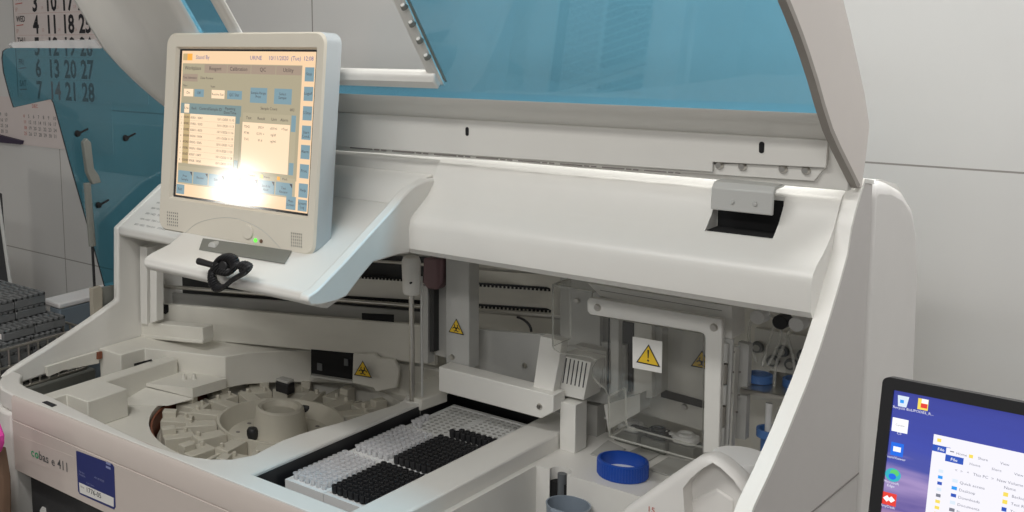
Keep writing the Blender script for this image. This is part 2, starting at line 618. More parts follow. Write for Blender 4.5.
for (px, py) in ((184, 378.5), (194, 378)):
    c = at(px, py, Z=1.062)
    b.cyl(c - Vector((0, 0, .003)), c + Vector((0, 0, .009)), .005, .003, 10, 'inner')
b.build('step_peg', AN)
# dark slot below the box
MB().slab(pts([(114, 369), (150, 359.5), (151, 361), (116, 372)], Y=.33), (0, .004, 0), 'blackm').build('ledge_slot', AN)

# --- gantry: beam, rails and belts across the back
GO = Vector((.004, .482, 0)); GA = math.radians(15)
GU = Vector((math.cos(GA), math.sin(GA), 0)); GN = Vector((math.sin(GA), -math.cos(GA), 0))


def G(l, t=0.):
    return [atp(x, y, GO - GN * t, GN) for x, y in l]


def gslab(mb, l, t, th, key):
    return mb.slab(G(l, t), -GN * th, key)


b = MB()
gslab(b, [(156.5, 303.7), (240, 310), (300, 315.5), (436, 326), (436, 366), (400, 361), (298, 349), (206, 340.5), (156, 330)], 0, .012, 'inner')
b.build('gantry_beam', AN, .002)
MB().slab(G([(362, 313), (394, 314.5), (394, 322), (362, 319.6)], .0 ), GN * .0006, 'blackm').build('beam_slot', AN)
MB().slab(G([(162.5, 304), (168.5, 304.6), (168.5, 312), (166, 314), (162.5, 313)], -.001), GN * .001, 'blackm').build('beam_slot', AN)
b = MB()
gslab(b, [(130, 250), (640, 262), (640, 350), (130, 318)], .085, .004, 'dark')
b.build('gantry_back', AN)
b = MB()
gslab(b, [(340, 274), (600, 292), (600, 312), (340, 296)], .05, .006, 'inner')
gslab(b, [(160, 292), (350, 306), (440, 314), (440, 326), (240, 312), (160, 303)], .055, .004, 'plategrey')
b.build('belt_plate', AN)
for (x0_, y0_, x1_, y1_) in ((345, 274.5, 600, 291.5), (345, 296.5, 600, 312.5)):
    b = MB()
    a0 = atp(x0_, y0_, GO - GN * .047, GN); a1 = atp(x1_, y1_, GO - GN * .047, GN)
    b.tube([a0, a1], .0022, 6, 'blackm')
    L = (a1 - a0).length; k = int(L / .007)
    for i in range(k):
        p = a0.lerp(a1, i / k)
        b.obox(p + Vector((0, 0, -.005)), GU * .0035, GN * .003, (0, 0, .005), 'blackm')
    b.build('toothed_belt', AN)
for (x0_, y0_, x1_, y1_, r, t) in ((150, 285.3, 600, 320.5, .004, .02), (330, 258, 600, 277, .003, .03)):
    MB().cyl(atp(x0_, y0_, GO - GN * t, GN), atp(x1_, y1_, GO - GN * t, GN), r, None, 14, 'steel').build('guide_rod', AN)
# posts and base at the left
b = MB()
b.slab(pts([(139.5, 246.5), (147, 247.5), (147, 325), (140.5, 323.5)], Y=.41), (0, .03, 0), 'shell')
b.slab(pts([(150, 270), (156.5, 271), (156.5, 321), (150, 323)], Y=.405), (0, .02, 0), 'shell')
b.build('gantry_post', AN, .001)
b = MB()
b.slab(pts([(141, 322), (202, 327.5), (203.5, 341), (141, 335)], Y=.415), (0, .03, 0), 'inner')
b.slab(pts([(138, 334), (202, 340.5), (202, 344), (138, 338)], Y=.412), (0, .03, 0), 'inner')
b.build('gantry_foot', AN, .002)
# wall around the disk at the back + black reader window + flap
b = MB()
gslab(b, [(311, 349.5), (353.5, 353.5), (353, 381.5), (311, 375)], -.002, .004, 'blackm')
gslab(b, [(317, 363), (322, 364), (322, 371), (317, 370)], -.004, .002, 'tubegrey')
gslab(b, [(344, 359), (348, 359.5), (348, 366), (344, 365.5)], -.004, .002, 'tubegrey')
b.build('reader_window', AN)
gslab(MB(), [(310, 375), (353, 381.5), (353, 383.5), (310, 377)], -.012, .01, 'plategrey').build('window_sill', AN)
b = MB()
gslab(b, [(353, 353.5), (375, 354), (378, 358), (394, 360), (399, 369), (397, 388), (376, 392), (373, 388), (352, 383)], -.012, .01, 'inner')
b.build('flap', AN, .002)

SQ3 = math.sqrt(3)


def warning(name, cx, cy, hpx, plane, parent, kind='bang', lift=.0006):
    """yellow warning triangle on a plane given by (p0, n, ux); centre and height in photograph pixels"""
    p0, nrm, ux = plane
    nrm = Vector(nrm).normalized(); ux = Vector(ux).normalized(); uy = nrm.cross(ux).normalized()
    if uy.z < 0: uy = -uy
    c = atp(cx, cy, Vector(p0), nrm) + nrm * lift
    top = atp(cx, cy - hpx * .5, Vector(p0), nrm); bot = atp(cx, cy + hpx * .5, Vector(p0), nrm)
    h = (top - bot).length
    b = MB()

    def tri(k, d):
        hh = h * k
        return [c + uy * (hh * .6) + nrm * d, c - uy * (hh * .4) - ux * (hh / SQ3) + nrm * d, c - uy * (hh * .4) + ux * (hh / SQ3) + nrm * d]
    b.slab(tri(1, 0), nrm * .0002, 'ink')
    b.slab(tri(.84, .0003), nrm * .0002, 'yellow')
    d = nrm * .0007
    if kind == 'bang':
        b.add([c + ux * x * h + uy * y * h + d for x, y in ((-.045, .33), (.045, .33), (.02, -.08), (-.02, -.08))], [(0, 1, 2, 3)], 'ink')
        b.add([c + (ux * math.cos(a) + uy * math.sin(a)) * h * .05 - uy * h * .19 + d for a in [2 * pi * i / 10 for i in range(10)]], [list(range(10))], 'ink')
    else:
        for k in range(3):
            a = pi / 2 + k * 2 * pi / 3
            cc = c + (ux * math.cos(a) + uy * math.sin(a)) * h * .15 - uy * h * .05
            ring = []
            for i in range(13):
                t = a + .7 + (2 * pi - 1.4) * i / 12
                ring.append((cc + (ux * math.cos(t) + uy * math.sin(t)) * h * .15 + d, cc + (ux * math.cos(t) + uy * math.sin(t)) * h * .09 + d))
            for i in range(12):
                b.add([ring[i][0], ring[i + 1][0], ring[i + 1][1], ring[i][1]], [(0, 1, 2, 3)], 'ink')
        b.add([c - uy * h * .05 + (ux * math.cos(a) + uy * math.sin(a)) * h * .07 + d for a in [2 * pi * i / 10 for i in range(10)]], [list(range(10))], 'ink')
    return b.build(name, parent, flip=False)


warning('warning_sticker', 363, 370, 16, (GO + GN * .022, GN, GU), AN, 'bio', .0006)

# --- front cross beam, column and back plate in the middle
b = MB()
BY = .462
b.slab(pts([(438.6, 366.5), (553.4, 395.5), (553.4, 412), (541, 418.5), (438.6, 391)], Y=BY), (0, .035, 0), 'white')
b.build('cross_beam', AN, .0015)
for (x, y) in ((539.5, 406.5),):
    c = at(x, y, Y=BY); MB().cyl(c, c + Vector((0, -.003, 0)), .005, .0035, 14, 'steel').build('screw', AN)
b = MB()
q = pts([(445.7, 255), (469, 258), (469, 370), (445.7, 364)], Y=.50)
b.slab(q, (0, .03, 0), 'greymetal')
b.build('column', AN, .0015)
c = at(452.3, 357, Y=.5); MB().cyl(c, c + Vector((0, -.003, 0)), .005, .0035, 14, 'steel').build('screw', AN)
warning('warning_sticker', 456.5, 327.5, 15, ((0, .4995, 0), (0, -1, 0), (1, 0, 0)), AN, 'bio', .0006)
b = MB()
b.slab(pts([(468, 329), (560, 336), (625, 345), (625, 408), (560, 396), (468, 372)], Y=.575), (0, .01, 0), 'greymetal')
b.slab(pts([(560, 270), (600, 276), (600, 350), (560, 344)], Y=.57), (0, .01, 0), 'greymetal')
b.build('back_plate', AN, .001)
for (x, y) in ((524.5, 365.5), (577, 300.5)):
    c = at(x, y, Y=.568); MB().cyl(c, c + Vector((0, -.003, 0)), .0045, .003, 14, 'steel').build('screw', AN)
b = MB()
cen = at(528, 331, Y=.57)
b.tube([cen + Vector((-.02 + .026 * math.sin(pi * .5 * i / 10), 0, .02 * math.cos(pi * .5 * i / 10))) for i in range(11)], .0022, 8, 'black')
b.build('cable_loop', AN)
b = MB()
b.box(.55, .80, .571, .60, 1.075, 1.13, 'plategrey')
b.build('deck_shelf', AN)

# --- sampling probe and its neighbour
b = MB()
PYc = .455
c0 = at(412.2, 396, Y=PYc); c1 = at(412.2, 262, Y=PYc)
cx, cy = c0.x, PYc
zt0, zt1 = at(412, 294, Y=PYc).z, at(412, 257, Y=PYc).z
b.lathe((cx, cy, 0), [(.0, zt0), (.0125, zt0), (.0145, zt0 + .004), (.0155, zt1 - .02), (.0158, zt1 - .008), (.013, zt1), (0, zt1 + .002)], 24, 'shell')
hd = b.build('probe_head', AN)
c = at(410.5, 283, Y=PYc - .015); MB().cyl(c + Vector((0, .003, 0)), c + Vector((0, -.001, 0)), .0016, None, 10, 'blackm').build('probe_hole', AN)
MB().cyl((cx, cy, c0.z - .01), (cx, cy, zt0 + .002), .0045, None, 14, 'steel').build('probe_tube', AN)
MB().cyl((cx + .013, cy + .01, c0.z), (cx + .013, cy + .01, zt0 + .03), .0022, None, 8, 'greymetal').build('probe_guide', AN)
b = MB()
b.lathe((cx, cy, 0), [(.012, 1.05), (.016, 1.085), (.016, 1.103), (.010, 1.106), (.007, 1.098)], 24, 'white')
b.build('wash_cup', AN)
b = MB()
q = pts([(423, 258), (442, 259), (442, 283), (437, 290), (427, 289), (422.5, 283)], Y=.50)
b.slab(q, (0, .03, 0), 'purple'); b.build('reagent_head', AN, .003)
b = MB()
b.slab(pts([(420, 285), (428, 286), (428, 364), (420, 362)], Y=.51), (0, .02, 0), 'greymetal')
b.slab(pts([(429.5, 286), (434, 286), (434, 352), (429.5, 352)], Y=.505), (0, .015, 0), 'dark')
b.slab(pts([(435, 280), (446, 281), (446, 358), (435, 355)], Y=.52), (0, .01, 0), 'plategrey')
b.build('arm_column', AN, .001)
b = MB()
b.slab(pts([(414, 384), (437, 374), (447, 380), (447, 391), (421, 400), (414, 398)], Z=1.112), (0, 0, -.02), 'inner')
b.build('probe_rest', AN, .002)

# --- right hand deck
b = MB()
RZ = 1.079
hole = (.791, .405)
b.plan([(.782, .0), (.791, .0), (.791, .405), (1.16, .405), (1.16, .60), (.782, .60)], 1.0, RZ, 'shell')
rd = b.build('bottle_deck', AN)
nc = at(562, 470, Z=RZ)
carve(rd, [MB().cyl((nc.x, .412, .9), (nc.x, .412, 1.2), .0155, None, 24, 'blackm')])
b = MB()
b.box(.782, 1.16, .02, .60, .86, .885, 'plategrey')
b.box(.791, 1.16, .405, .409, .885, 1.0, 'shell')
b.box(.787, .791, .0, .405, .885, 1.0, 'shell')
b.build('bottle_bay', AN)
MB().box(nc.x - .02, nc.x + .02, .409, .43, .885, 1.06, 'blackm').build('tube_recess', AN)
b = MB()
b.cyl((nc.x + .002, .413, .92), (nc.x + .002, .413, RZ - .004), .0065, None, 18, 'tubegrey')
b.build('waste_tube', AN)

# white post
b = MB(); b.box(.784, .8095, .485, .52, RZ, 1.157, 'white'); b.build('deck_post', AN, .001)
# slanted covers and vent block
b = MB()
b.slab(pts([(540.4, 336), (562, 341), (559.7, 357), (553, 393.5), (533, 388)], Y=.478), (0, .02, 0), 'white'); b.build('slanted_cover', AN, .001)
b = MB()
VY = .50
b.slab(pts([(560.5, 355), (591, 362.5), (583.5, 400), (554.5, 393)], Y=VY), (0, .05, 0), 'white')
for i in range(6):
    x = 566 + i * 4.0; y = 358 + i * .95
    b.slab(pts([(x, y), (x + 1.0, y + .25), (x - 2.7, y + 25), (x - 3.7, y + 24.7)], Y=VY - .0004), (0, .0003, 0), 'ink')
b.build('vent_block', AN, .0)
b = MB()
b.slab(pts([(575, 345), (606, 352), (606, 385), (592, 392), (584, 400), (591, 363)], Y=.545), (0, .02, 0), 'plategrey')
for i in range(7):
    x = 593 + i * 1.9
    b.slab(pts([(x, 352 + i * .4), (x + .6, 352.2 + i * .4), (x + .4, 383), (x - .2, 383)], Y=.544), (0, .0004, 0), 'seam')
b.build('ribbed_block', AN)

# --- hinged door with acrylic pane
DY = .40
b = MB()
out = [(587, 301), (589, 298.2), (592, 297.8), (722, 319.5), (721.2, 360), (719, 452), (703, 453), (705.2, 338), (703.5, 334), (699, 332), (590, 314.5), (587.2, 311)]
b.slab(pts(out, Y=DY), (0, .010, 0), 'white')
b.build('door_frame', AN, .0012)
for (x, y) in ((597.5, 307.5), (713.8, 327.5)):
    c = at(x, y, Y=DY); MB().cyl(c, c + Vector((0, -.003, 0)), .0055, .004, 16, 'steel').build('screw', AN)
b = MB()
rail = [(588, 283.5), (732, 306.5), (732, 339), (722.5, 337), (722.5, 317), (600, 296)]
b.slab(pts(rail, Y=.425), (0, .04, 0), 'white')
b.slab(pts([(600, 290), (722, 310.5), (722, 311), (600, 290.5)], Y=.4245), (0, .0004, 0), 'seam')
b.build('door_rail', AN, .001)
b = MB()
ap = [(552, 285), (554, 282.8), (604, 291), (700, 332), (704, 345), (702, 463), (608.5, 437), (607.5, 393), (604, 386), (596, 381), (592, 372), (597, 361), (585, 359.5), (560, 353), (553.5, 349)]
b.slab(pts([(552, 284), (592, 291.5), (590, 315), (703, 334), (702, 463), (608.5, 437), (607.5, 396), (604, 388.5), (597, 384), (592, 377), (592, 368), (596, 361), (588, 357), (560, 353.5), (554, 350), (552, 346)], Y=.412), (0, .004, 0), 'acrylic', 'acedge')
q = pts([(552, 284), (552, 346), (554, 350), (560, 353.5)], Y=.416)
b.slab([q[0], q[1], q[1] + Vector((0, .05, 0)), q[0] + Vector((0, .05, 0))], (.003, 0, 0), 'acrylic', 'acedge')
q = pts([(552, 284), (592, 291.5)], Y=.416)
b.slab([q[0], q[1], q[1] + Vector((0, .05, 0)), q[0] + Vector((0, .05, 0))], (0, 0, -.003), 'acrylic', 'acedge')
q = pts([(608.5, 437), (607.5, 396)], Y=.416)
b.slab([q[0], q[1], q[1] + Vector((0, .05, 0)), q[0] + Vector((0, .05, 0))], (.003, 0, 0), 'acrylic', 'acedge')
q = pts([(608.5, 437), (702, 463)], Y=.416)
b.slab([q[0], q[1], q[1] + Vector((0, .05, 0)), q[0] + Vector((0, .05, 0))], (0, 0, .003), 'acrylic', 'acedge')
b.build('acrylic_door', AN)
tag(AN.children[-1], 'clear acrylic')
b = MB()
b.slab(pts([(633, 336.5), (662.5, 341.5), (662, 373), (633, 367.5)], Y=.398), (0, -.0012, 0), 'sticker')
b.build('notice_plate', AN, .0)
warning('warning_sticker', 648.5, 356.5, 20.5, ((0, .3968, 0), (0, -1, 0), (1, 0, 0)), AN, 'bang', .0004)
# door hinge
b = MB()
for i in range(5):
    ya = 343 + i * 21
    p = at(725.5 - i * .9, ya, Y=DY + .012); p2 = at(725.5 - (i + .9) * .9, ya + 19, Y=DY + .012)
    b.cyl(p, p2, .0042, None, 10, 'steel' if i % 2 else 'greymetal')
b.slab(pts([(722, 338), (733, 340), (728, 445), (718, 443)], Y=DY + .018), (0, .004, 0), 'greymetal')
b.build('door_hinge', AN)
# inside the right compartment
b = MB()
b.slab(pts([(596, 290), (735, 312), (735, 440), (596, 400)], Y=.595), (0, .01, 0), 'lightplate')
b.slab(pts([(661, 389), (704, 401), (704, 408.5), (661, 397)], Y=.593), (0, .001, 0), 'dark')
b.slab(pts([(621, 322), (632, 324), (631, 392), (620, 390)], Y=.585), (0, .008, 0), 'dark')
b.build('compartment_back', AN)
c = at(684.5, 407, Y=.594); MB().cyl(c, c + Vector((0, -.003, 0)), .005, .0035, 14, 'steel').build('screw', AN)
b = MB()
b.slab(pts([(634, 322), (652, 325), (652, 398), (634, 400)], Y=.52), (0, .02, 0), 'lightplate')
b.slab(pts([(652, 325), (662, 328), (662, 392), (652, 398)], Y=.53), (0, .02, 0), 'plategrey')
b.slab(pts([(610, 318), (619, 320), (618, 396), (611, 397)], Y=.53), (0, .012, 0), 'greymetal')
b.build('inner_pillar', AN, .001)
MB().tube([at(609.2, 317, Y=.425), at(608.6, 350, Y=.425), at(607.8, 396, Y=.425)], .0012, 6, 'blackm').build('dark_rod', AN)
b = MB(); b.slab(pts([(604, 405), (640, 394), (640, 412), (608, 430)], Y=.50), (0, .03, 0), 'plategrey'); b.build('reagent_wall', AN)
warning('warning_sticker', 702, 361, 18, ((0, .594, 0), (0, -1, 0), (1, 0, 0)), AN, 'bio', .0006)
# right bay
b = MB()
BYY = .56
b.slab(pts([(732, 300), (815, 318), (815, 450), (728, 450)], Y=BYY + .02), (0, .01, 0), 'inner')
b.slab(pts([(755, 328), (815, 338), (815, 400), (752, 400)], Y=BYY + .012), (0, .006, 0), 'lightplate')
b.slab(pts([(722, 345), (736, 347), (731, 450), (718, 447)], Y=.45), (0, .012, 0), 'lightplate')
b.slab(pts([(738, 342), (749, 345), (745, 440), (734, 438)], Y=.47), (0, .012, 0), 'greymetal')
for (x, y) in ((733.5, 352), (733, 372), (731, 393), (740, 372), (739, 395), (737, 412)):
    c = at(x, y, Y=.449); b.cyl(c, c + Vector((0, -.001, 0)), .0016, None, 8, 'seam')
b.build('bay_frame', AN)
for (x, y) in ((758, 347), (783, 351), (773.5, 360.5), (791.5, 364), (804, 355)):
    c = at(x, y, Y=BYY + .010)
    b = MB(); b.cyl(c, c + Vector((0, -.006, 0)), .0085, .0075, 18, 'tubegrey'); b.cyl(c + Vector((0, -.006, 0)), c + Vector((0, -.007, 0)), .0045, None, 14, 'plategrey'); b.build('grommet', AN)
for (x, y, k) in ((763, 314.5, 'whitecap'), (802, 321.5, 'whitecap'), (785.5, 319.5, 'black')):
    c = at(x, y, Y=.50); b = MB(); b.cyl(c, c + Vector((0, -.02, 0)), .010, .0095, 20, k); b.build('connector', AN, .001)
b = MB()
b.slab([at(740, 388, Y=.46), at(795, 398, Y=.46), at(795, 398, Y=.46) + Vector((0, .10, 0)), at(740, 388, Y=.46) + Vector((0, .10, 0))], (0, 0, -.002), 'steel')
q = pts([(740, 388), (795, 398), (795, 402), (740, 393)], Y=.46); b.slab(q, (0, .002, 0), 'steel')
b.build('bottle_shelf', AN)
c = at(774, 387.5, Y=.50); MB().lathe((c.x, .5, c.z - .006), [(.006, 0), (.0105, .002), (.0105, .005), (.006, .006), (.005, -.003)], 18, 'tubegrey').build('shelf_ring', AN)


def curve(p, k=8):
    p = [Vector(q) for q in p]
    p = [p[0]] + p + [p[-1]]
    out = []
    for i in range(1, len(p) - 2):
        for j in range(k):
            t = j / k
            a, b_, c_, d_ = p[i - 1], p[i], p[i + 1], p[i + 2]
            out.append(.5 * ((2 * b_) + (c_ - a) * t + (2 * a - 5 * b_ + 4 * c_ - d_) * t * t + (3 * b_ - a - 3 * c_ + d_) * t ** 3))
    out.append(p[-2])
    return out


for l in ([(763, 314), (752, 320), (749, 335), (751, 350), (757, 362)], [(770, 315), (780, 322), (780, 340), (772, 358), (768, 365)], [(801, 322), (790, 330), (784, 345), (776, 365), (774, 388)],
          [(776, 320), (768, 345), (762, 366)], [(787, 335), (793, 358), (796, 385)], [(780, 408), (774, 424), (768, 432), (763, 438)]):
    MB().tube(curve(pts(l, Y=.49)), .0020, 8, 'tube').build('tubing', AN)

# --- printed panels on the front
def fquad(mb, l, key, lift):
    return mb.slab(pts(l, Y=-lift), (0, .0004, 0), key)


b = MB()
fquad(b, [(76, 451), (78, 451.2), (112, 464), (114, 467), (115.5, 507), (114, 509.5), (79.5, 494), (78, 491)], 'navy', .0006)
fquad(b, [(79, 482.5), (113.5, 498), (113.6, 507), (79.8, 492.5)], 'sticker', .001)
ux, uz = Vector((1, 0, 0)), Vector((0, 0, 1))
o = at(86, 491.5, Y=-.0014); b.text('1776-05', o, ux, uz, .0085, 'ink')
o = at(80.5, 487, Y=-.0014); b.text('Serial', o, ux, uz, .003, 'greyink')
o = at(94, 478, Y=-.0012); b.text('+91 00 0000', o, ux, uz, .0035, 'navylight')
o = at(79, 472, Y=-.0012); b.text('Service\nHelpline', o, ux, uz, .0035, 'navylight')
o = at(86.5, 483.5, Y=-.0012); b.text('Call Centre', o, ux, uz, .003, 'navylight')
for i in range(2):
    p = at(106 , 463.8 + i * 4, Y=-.0012); b.slab([p, p + ux * .012, p + ux * .012 + uz * .004, p + uz * .004], (0, -.0001, 0), 'navylight')
b.build('service_sticker', AN, flip=False)
b = MB()
o = at(31, 455.5, Y=-.0012)
b.text('c', o, ux, uz, .0152, 'green', bold=.012)
b.text('o', o + ux * .0112, ux, uz, .0152, 'green', bold=.022)
b.text('bas', o + ux * .0235, ux, uz, .0152, 'greyink', bold=.012)
b.text('e', o + ux * .0600, ux, uz, .0152, 'greyink', bold=.008)
b.text('411', o + ux * .0775, ux * .9, uz, .0165, 'greyink', bold=.006)
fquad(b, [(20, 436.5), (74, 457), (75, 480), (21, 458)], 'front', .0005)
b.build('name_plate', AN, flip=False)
p = at(51, 404, Z=1.1052)
b = MB(); b.slab(pts([(42, 402.4), (47, 401.2), (57, 405.3), (52, 407.2)], Z=1.1046), (0, 0, .0008), 'ink'); b.build('rim_sensor', AN)

# --- console under the monitor
b = MB()
xc0, xc1 = .258, .632
cp = [(.106, 1.358), (.099, 1.365), (.101, 1.377), (.115, 1.383), (.16, 1.392), (.25, 1.436), (.335, 1.474), (.372, 1.485), (.378, 1.47), (.30, 1.435), (.20, 1.392), (.15, 1.362), (.12, 1.354)]
b.prism(cp, xc0, xc1, 'shell')
b.build('console_tray', AN, .004, 3)
side = pts([(441, 178.6), (436, 190), (428, 202), (417, 213), (411.6, 219), (410, 253.4), (400, 254.5), (373, 262.7), (362, 276), (346.5, 296.7), (336, 301.5), (322, 305.2), (311, 305.5), (307.5, 301), (309, 296), (318, 290), (345, 262), (375, 229), (394.6, 207.5), (404, 196), (413, 187), (425, 181)], X=.645)
b = MB(); b.prism([(p.y, p.z) for p in side], .628, .645, 'shell'); b.build('console_side', AN, .0025)
b = MB()
b.prism([(.325, 1.470), (.333, 1.489), (.345, 1.502), (.36, 1.511), (.378, 1.514), (.378, 1.46)], xc0, .63, 'shell'); b.build('console_ridge', AN, .002)
b = MB(); b.slab(pts([(146, 261), (153, 262.5), (153, 269), (146, 266)], Y=.105), (0, .02, 0), 'shell'); b.build('console_lug', AN)
# monitor mount; plate colour carries the shade painted under the monitor
b = MB()
mq = pts([(199, 249), (204, 238), (292, 250), (286, 263)], Z=1.40)
pn_ = Vector((0, -.044, .09)).normalized()
b.slab([atp(x, y, Vector((0, .16, 1.393)), pn_) for x, y in ((203, 238.5), (292, 251), (285, 264), (199, 250))], pn_ * .0012, 'strut')
b.build('shaded_mount_plate', AN, .002)
b = MB(); c = at(213, 247, Y=.17); b.cyl(c + Vector((0, .03, -.004)), c + Vector((0, -.004, 0)), .011, .009, 16, 'greymetal'); b.build('mount_knob', AN, .002)

# ---------------- lid
LX0, LX1 = .05, 1.21
b = MB()
fr = pts([(786, 0), (793, 17), (800, 35), (807, 55), (815, 80), (822, 105), (830, 130), (838, 148), (845, 162), (852, 176), (857.5, 187)], X=LX1)
bk = pts([(862, 188), (866, 160), (870, 125), (865, 92), (858, 60), (851, 28), (844, 0)], X=LX1)
yz = [(-.10, 2.02), (-.03, 1.955), (.05, 1.875)] + [(p.y, p.z) for p in fr] + [(p.y, p.z) for p in bk] + [(.20, 1.88), (.10, 1.97), (-.02, 2.04), (-.08, 2.06)]
b.prism(yz, 1.2045, LX1, 'cheek')
lid = b.build('lid', AN, .002)
tag(lid, 'raised lid')
# darker sealing lip on the opening edge of the cheek
b = MB()
e = [(.05, 1.875)] + [(p.y, p.z) for p in fr]
for (ya, za), (yb, zb) in zip(e[:-1], e[1:]):
    b.add([(1.2035, ya - .003, za - .001), (1.2115, ya - .003, za - .001), (1.2115, yb - .003, zb - .001), (1.2035, yb - .003, zb - .001),
           (1.2035, ya + .004, za + .002), (1.2115, ya + .004, za + .002), (1.2115, yb + .004, zb + .002), (1.2035, yb + .004, zb + .002)],
          [(0, 1, 2, 3), (1, 5, 6, 2), (0, 3, 7, 4), (4, 7, 6, 5)], mat('lid_lip', (.33, .30, .27), .6) if 'lip' not in M else M['lip'])
    M['lip'] = b.mats[0]
b.build('cheek_lip', lid)
# left cheek: broad curved shell from its opening edge to the pane
fl = pts([(60, -30), (75, 0), (90, 26), (105, 50), (120, 67), (135, 82), (150, 95), (163, 105), (185, 118), (210, 130)], X=LX0)


def pane_y(z):
    return .314 + (1.643 - z) * .733


pl = []
for p in fl:
    z = p.z
    pl.append(Vector((.262, pane_y(z) if z > 1.62 else .33, max(z, 1.6))))
b = MB()
rows = []
for a, c in zip(fl, pl):
    row = []
    for k in range(9):
        t = k / 8
        q = a.lerp(c, t)
        q.y += .06 * math.sin(pi * t) * .9
        q.x -= .05 * math.sin(pi * t)
        row.append(q)
    rows.append(row)
vs = [q for r in rows for q in r]
fs = [(i * 9 + k, i * 9 + k + 1, (i + 1) * 9 + k + 1, (i + 1) * 9 + k) for i in range(len(rows) - 1) for k in range(8)]
b.add(vs, fs, 'lidw')
o = b.build('cheek_shell', lid)
md = o.modifiers.new('thick', 'SOLIDIFY'); md.thickness = .012; md.offset = 0
# pane with the monitor opening
def pp(x, z):
    return Vector((x, pane_y(z), z))


px0, px1 = .262, 1.204
HT = 1.985
hx0, hx1, hz0 = .345, .692, 1.672
b = MB()
th = Vector((0, .733, 1)).normalized().cross(Vector((1, 0, 0))) * .004
b.slab([pp(px0, 1.634), pp(px1, 1.634), pp(px1, HT), pp(hx1, HT), pp(hx1, hz0), pp(hx0, hz0), pp(hx0, HT), pp(px0, HT)], th, 'bluetint')
b.build('lid_pane', lid)
tag(lid.children[-1], 'blue tinted clear pane')
# white frame round the opening
b = MB()
nf = th.normalized()
if nf.y > 0: nf = -nf


def bar(mb, a, c, w, d, key):
    a, c = Vector(a), Vector(c)
    u = (c - a).normalized(); s = u.cross(nf).normalized()
    mb.slab([a + s * w - nf * d * .3, a + nf * d * .4 + s * w * .8, a + nf * d * .7 + s * w * .3, a + nf * d * .7 - s * w * .3, a + nf * d * .4 - s * w * .8, a - s * w - nf * d * .3], c - a, key)


bar(b, pp(hx0 - .01, hz0 - .004), pp(hx1 + .006, hz0 - .004), .013, .022, 'shell')
bar(b, pp(hx1 - .001, hz0 - .012), pp(hx1 - .001, HT), .011, .022, 'shell')
bar(b, pp(hx0, hz0 - .012), pp(hx0, HT), .016, .022, 'shell')
b.build('opening_frame', lid, .003)
for i in range(6):
    z = hz0 + .022 + i * .024
    c = pp(hx1 + .006, z) + nf * .012
    b = MB(); b.cyl(c, c + nf * .006, .0055, .004, 14, 'strut'); b.cyl(c + nf * .006, c + nf * .007, .003, None, 10, 'shell'); b.build('frame_stud', lid)
b = MB()
bar(b, pp(hx1 + .014, hz0 - .006), pp(hx1 + .014, HT), .002, .01, 'strut')
b.build('frame_seal', lid)
# front bar closing the top of the raised lid
b = MB(); b.box(LX0, 1.204, .02, .075, 1.972, 2.0, 'lidw'); b.build('lid_bar', lid, .006)
# hinge flange along the bottom
b = MB()
b.prism([(.309, 1.6405), (.318, 1.630), (.37, 1.612), (.378, 1.545), (.366, 1.545), (.358, 1.604)], LX0 + .2, 1.204, 'lidw')
b.build('lid_flange', lid, .001)
fy = .358
b = MB()
q = pts([(330, 112.5), (828, 140.5), (826, 168), (712.5, 162), (712.5, 172), (330, 146)], Y=fy - .003)
b.slab(q, (0, .004, 0), 'lidw')
b.build('hinge_plate', lid, .0008)
b = MB()
q = pts([(330, 140), (700, 165), (830, 160), (826, 166), (814, 181), (330, 150)], Y=fy + .002)
b.slab(q, (0, .004, 0), 'lidw')
b.build('backing_strip', lid, .0005)
b = MB()
x = 350
while x < 800:
    for (dx, w) in ((0, 22), (24, 5), (31, 5)):
        xa = x + dx; xb = xa + w
        if xb > 705: break
        ya = 147.4 + (xa - 340) * .0775; yb = 147.4 + (xb - 340) * .0775
        b.slab(pts([(xa, ya - 1.1), (xb, yb - 1.1), (xb, yb + .1), (xa, ya + .1)], Y=fy - .0045), (0, .001, 0), 'seam')
    x += 42
b.build('vent_slots', lid)
b = MB()
for (x, y, h) in ((467, 131.5, 4.6), (761.5, 147.5, 6)):
    c = at(x, y, Y=fy - .0036); s = at(x, y - h, Y=fy - .0036); hh = (s - c).length
    ring = []
    for i in range(16):
        a = 2 * pi * i / 16
        ring.append(c + Vector((math.cos(a) * hh * .42, 0, math.sin(a) * hh * .42 + (hh * .55 if math.sin(a) >= 0 else -hh * .55))))
    MB().slab(ring, (0, .0005, 0), 'blackm').build('plate_slot', lid, flip=False)
for (x, y) in ((719.5, 165), (742.5, 166.5), (783, 169), (806, 170.5)):
    c = at(x, y, Y=fy + .001); b = MB(); b.cyl(c, c + Vector((0, -.004, 0)), .0052, .0035, 14, 'steel'); b.build('screw', lid)
# hinge bracket
b = MB()
q0 = pts([(717, 184), (776, 190), (774, 217), (712, 210)], Y=.342)
xa, xb = q0[3].x, q0[2].x
zt_ = 1.5475
b.prism([(.372, zt_), (.345, zt_ - .001), (.338, zt_ - .008), (.337, 1.512), (.341, 1.512), (.342, zt_ - .012), (.348, zt_ - .006), (.372, zt_ - .005)], xa, xb, 'greymetal')
b.build('hinge_bracket', lid, .0015)
for (x, y) in ((732, 202), (755, 204)):
    c = at(x, y, Y=.337); MB().cyl(c, c + Vector((0, -.002, 0)), .003, .002, 12, 'greymetal').build('rivet', lid)

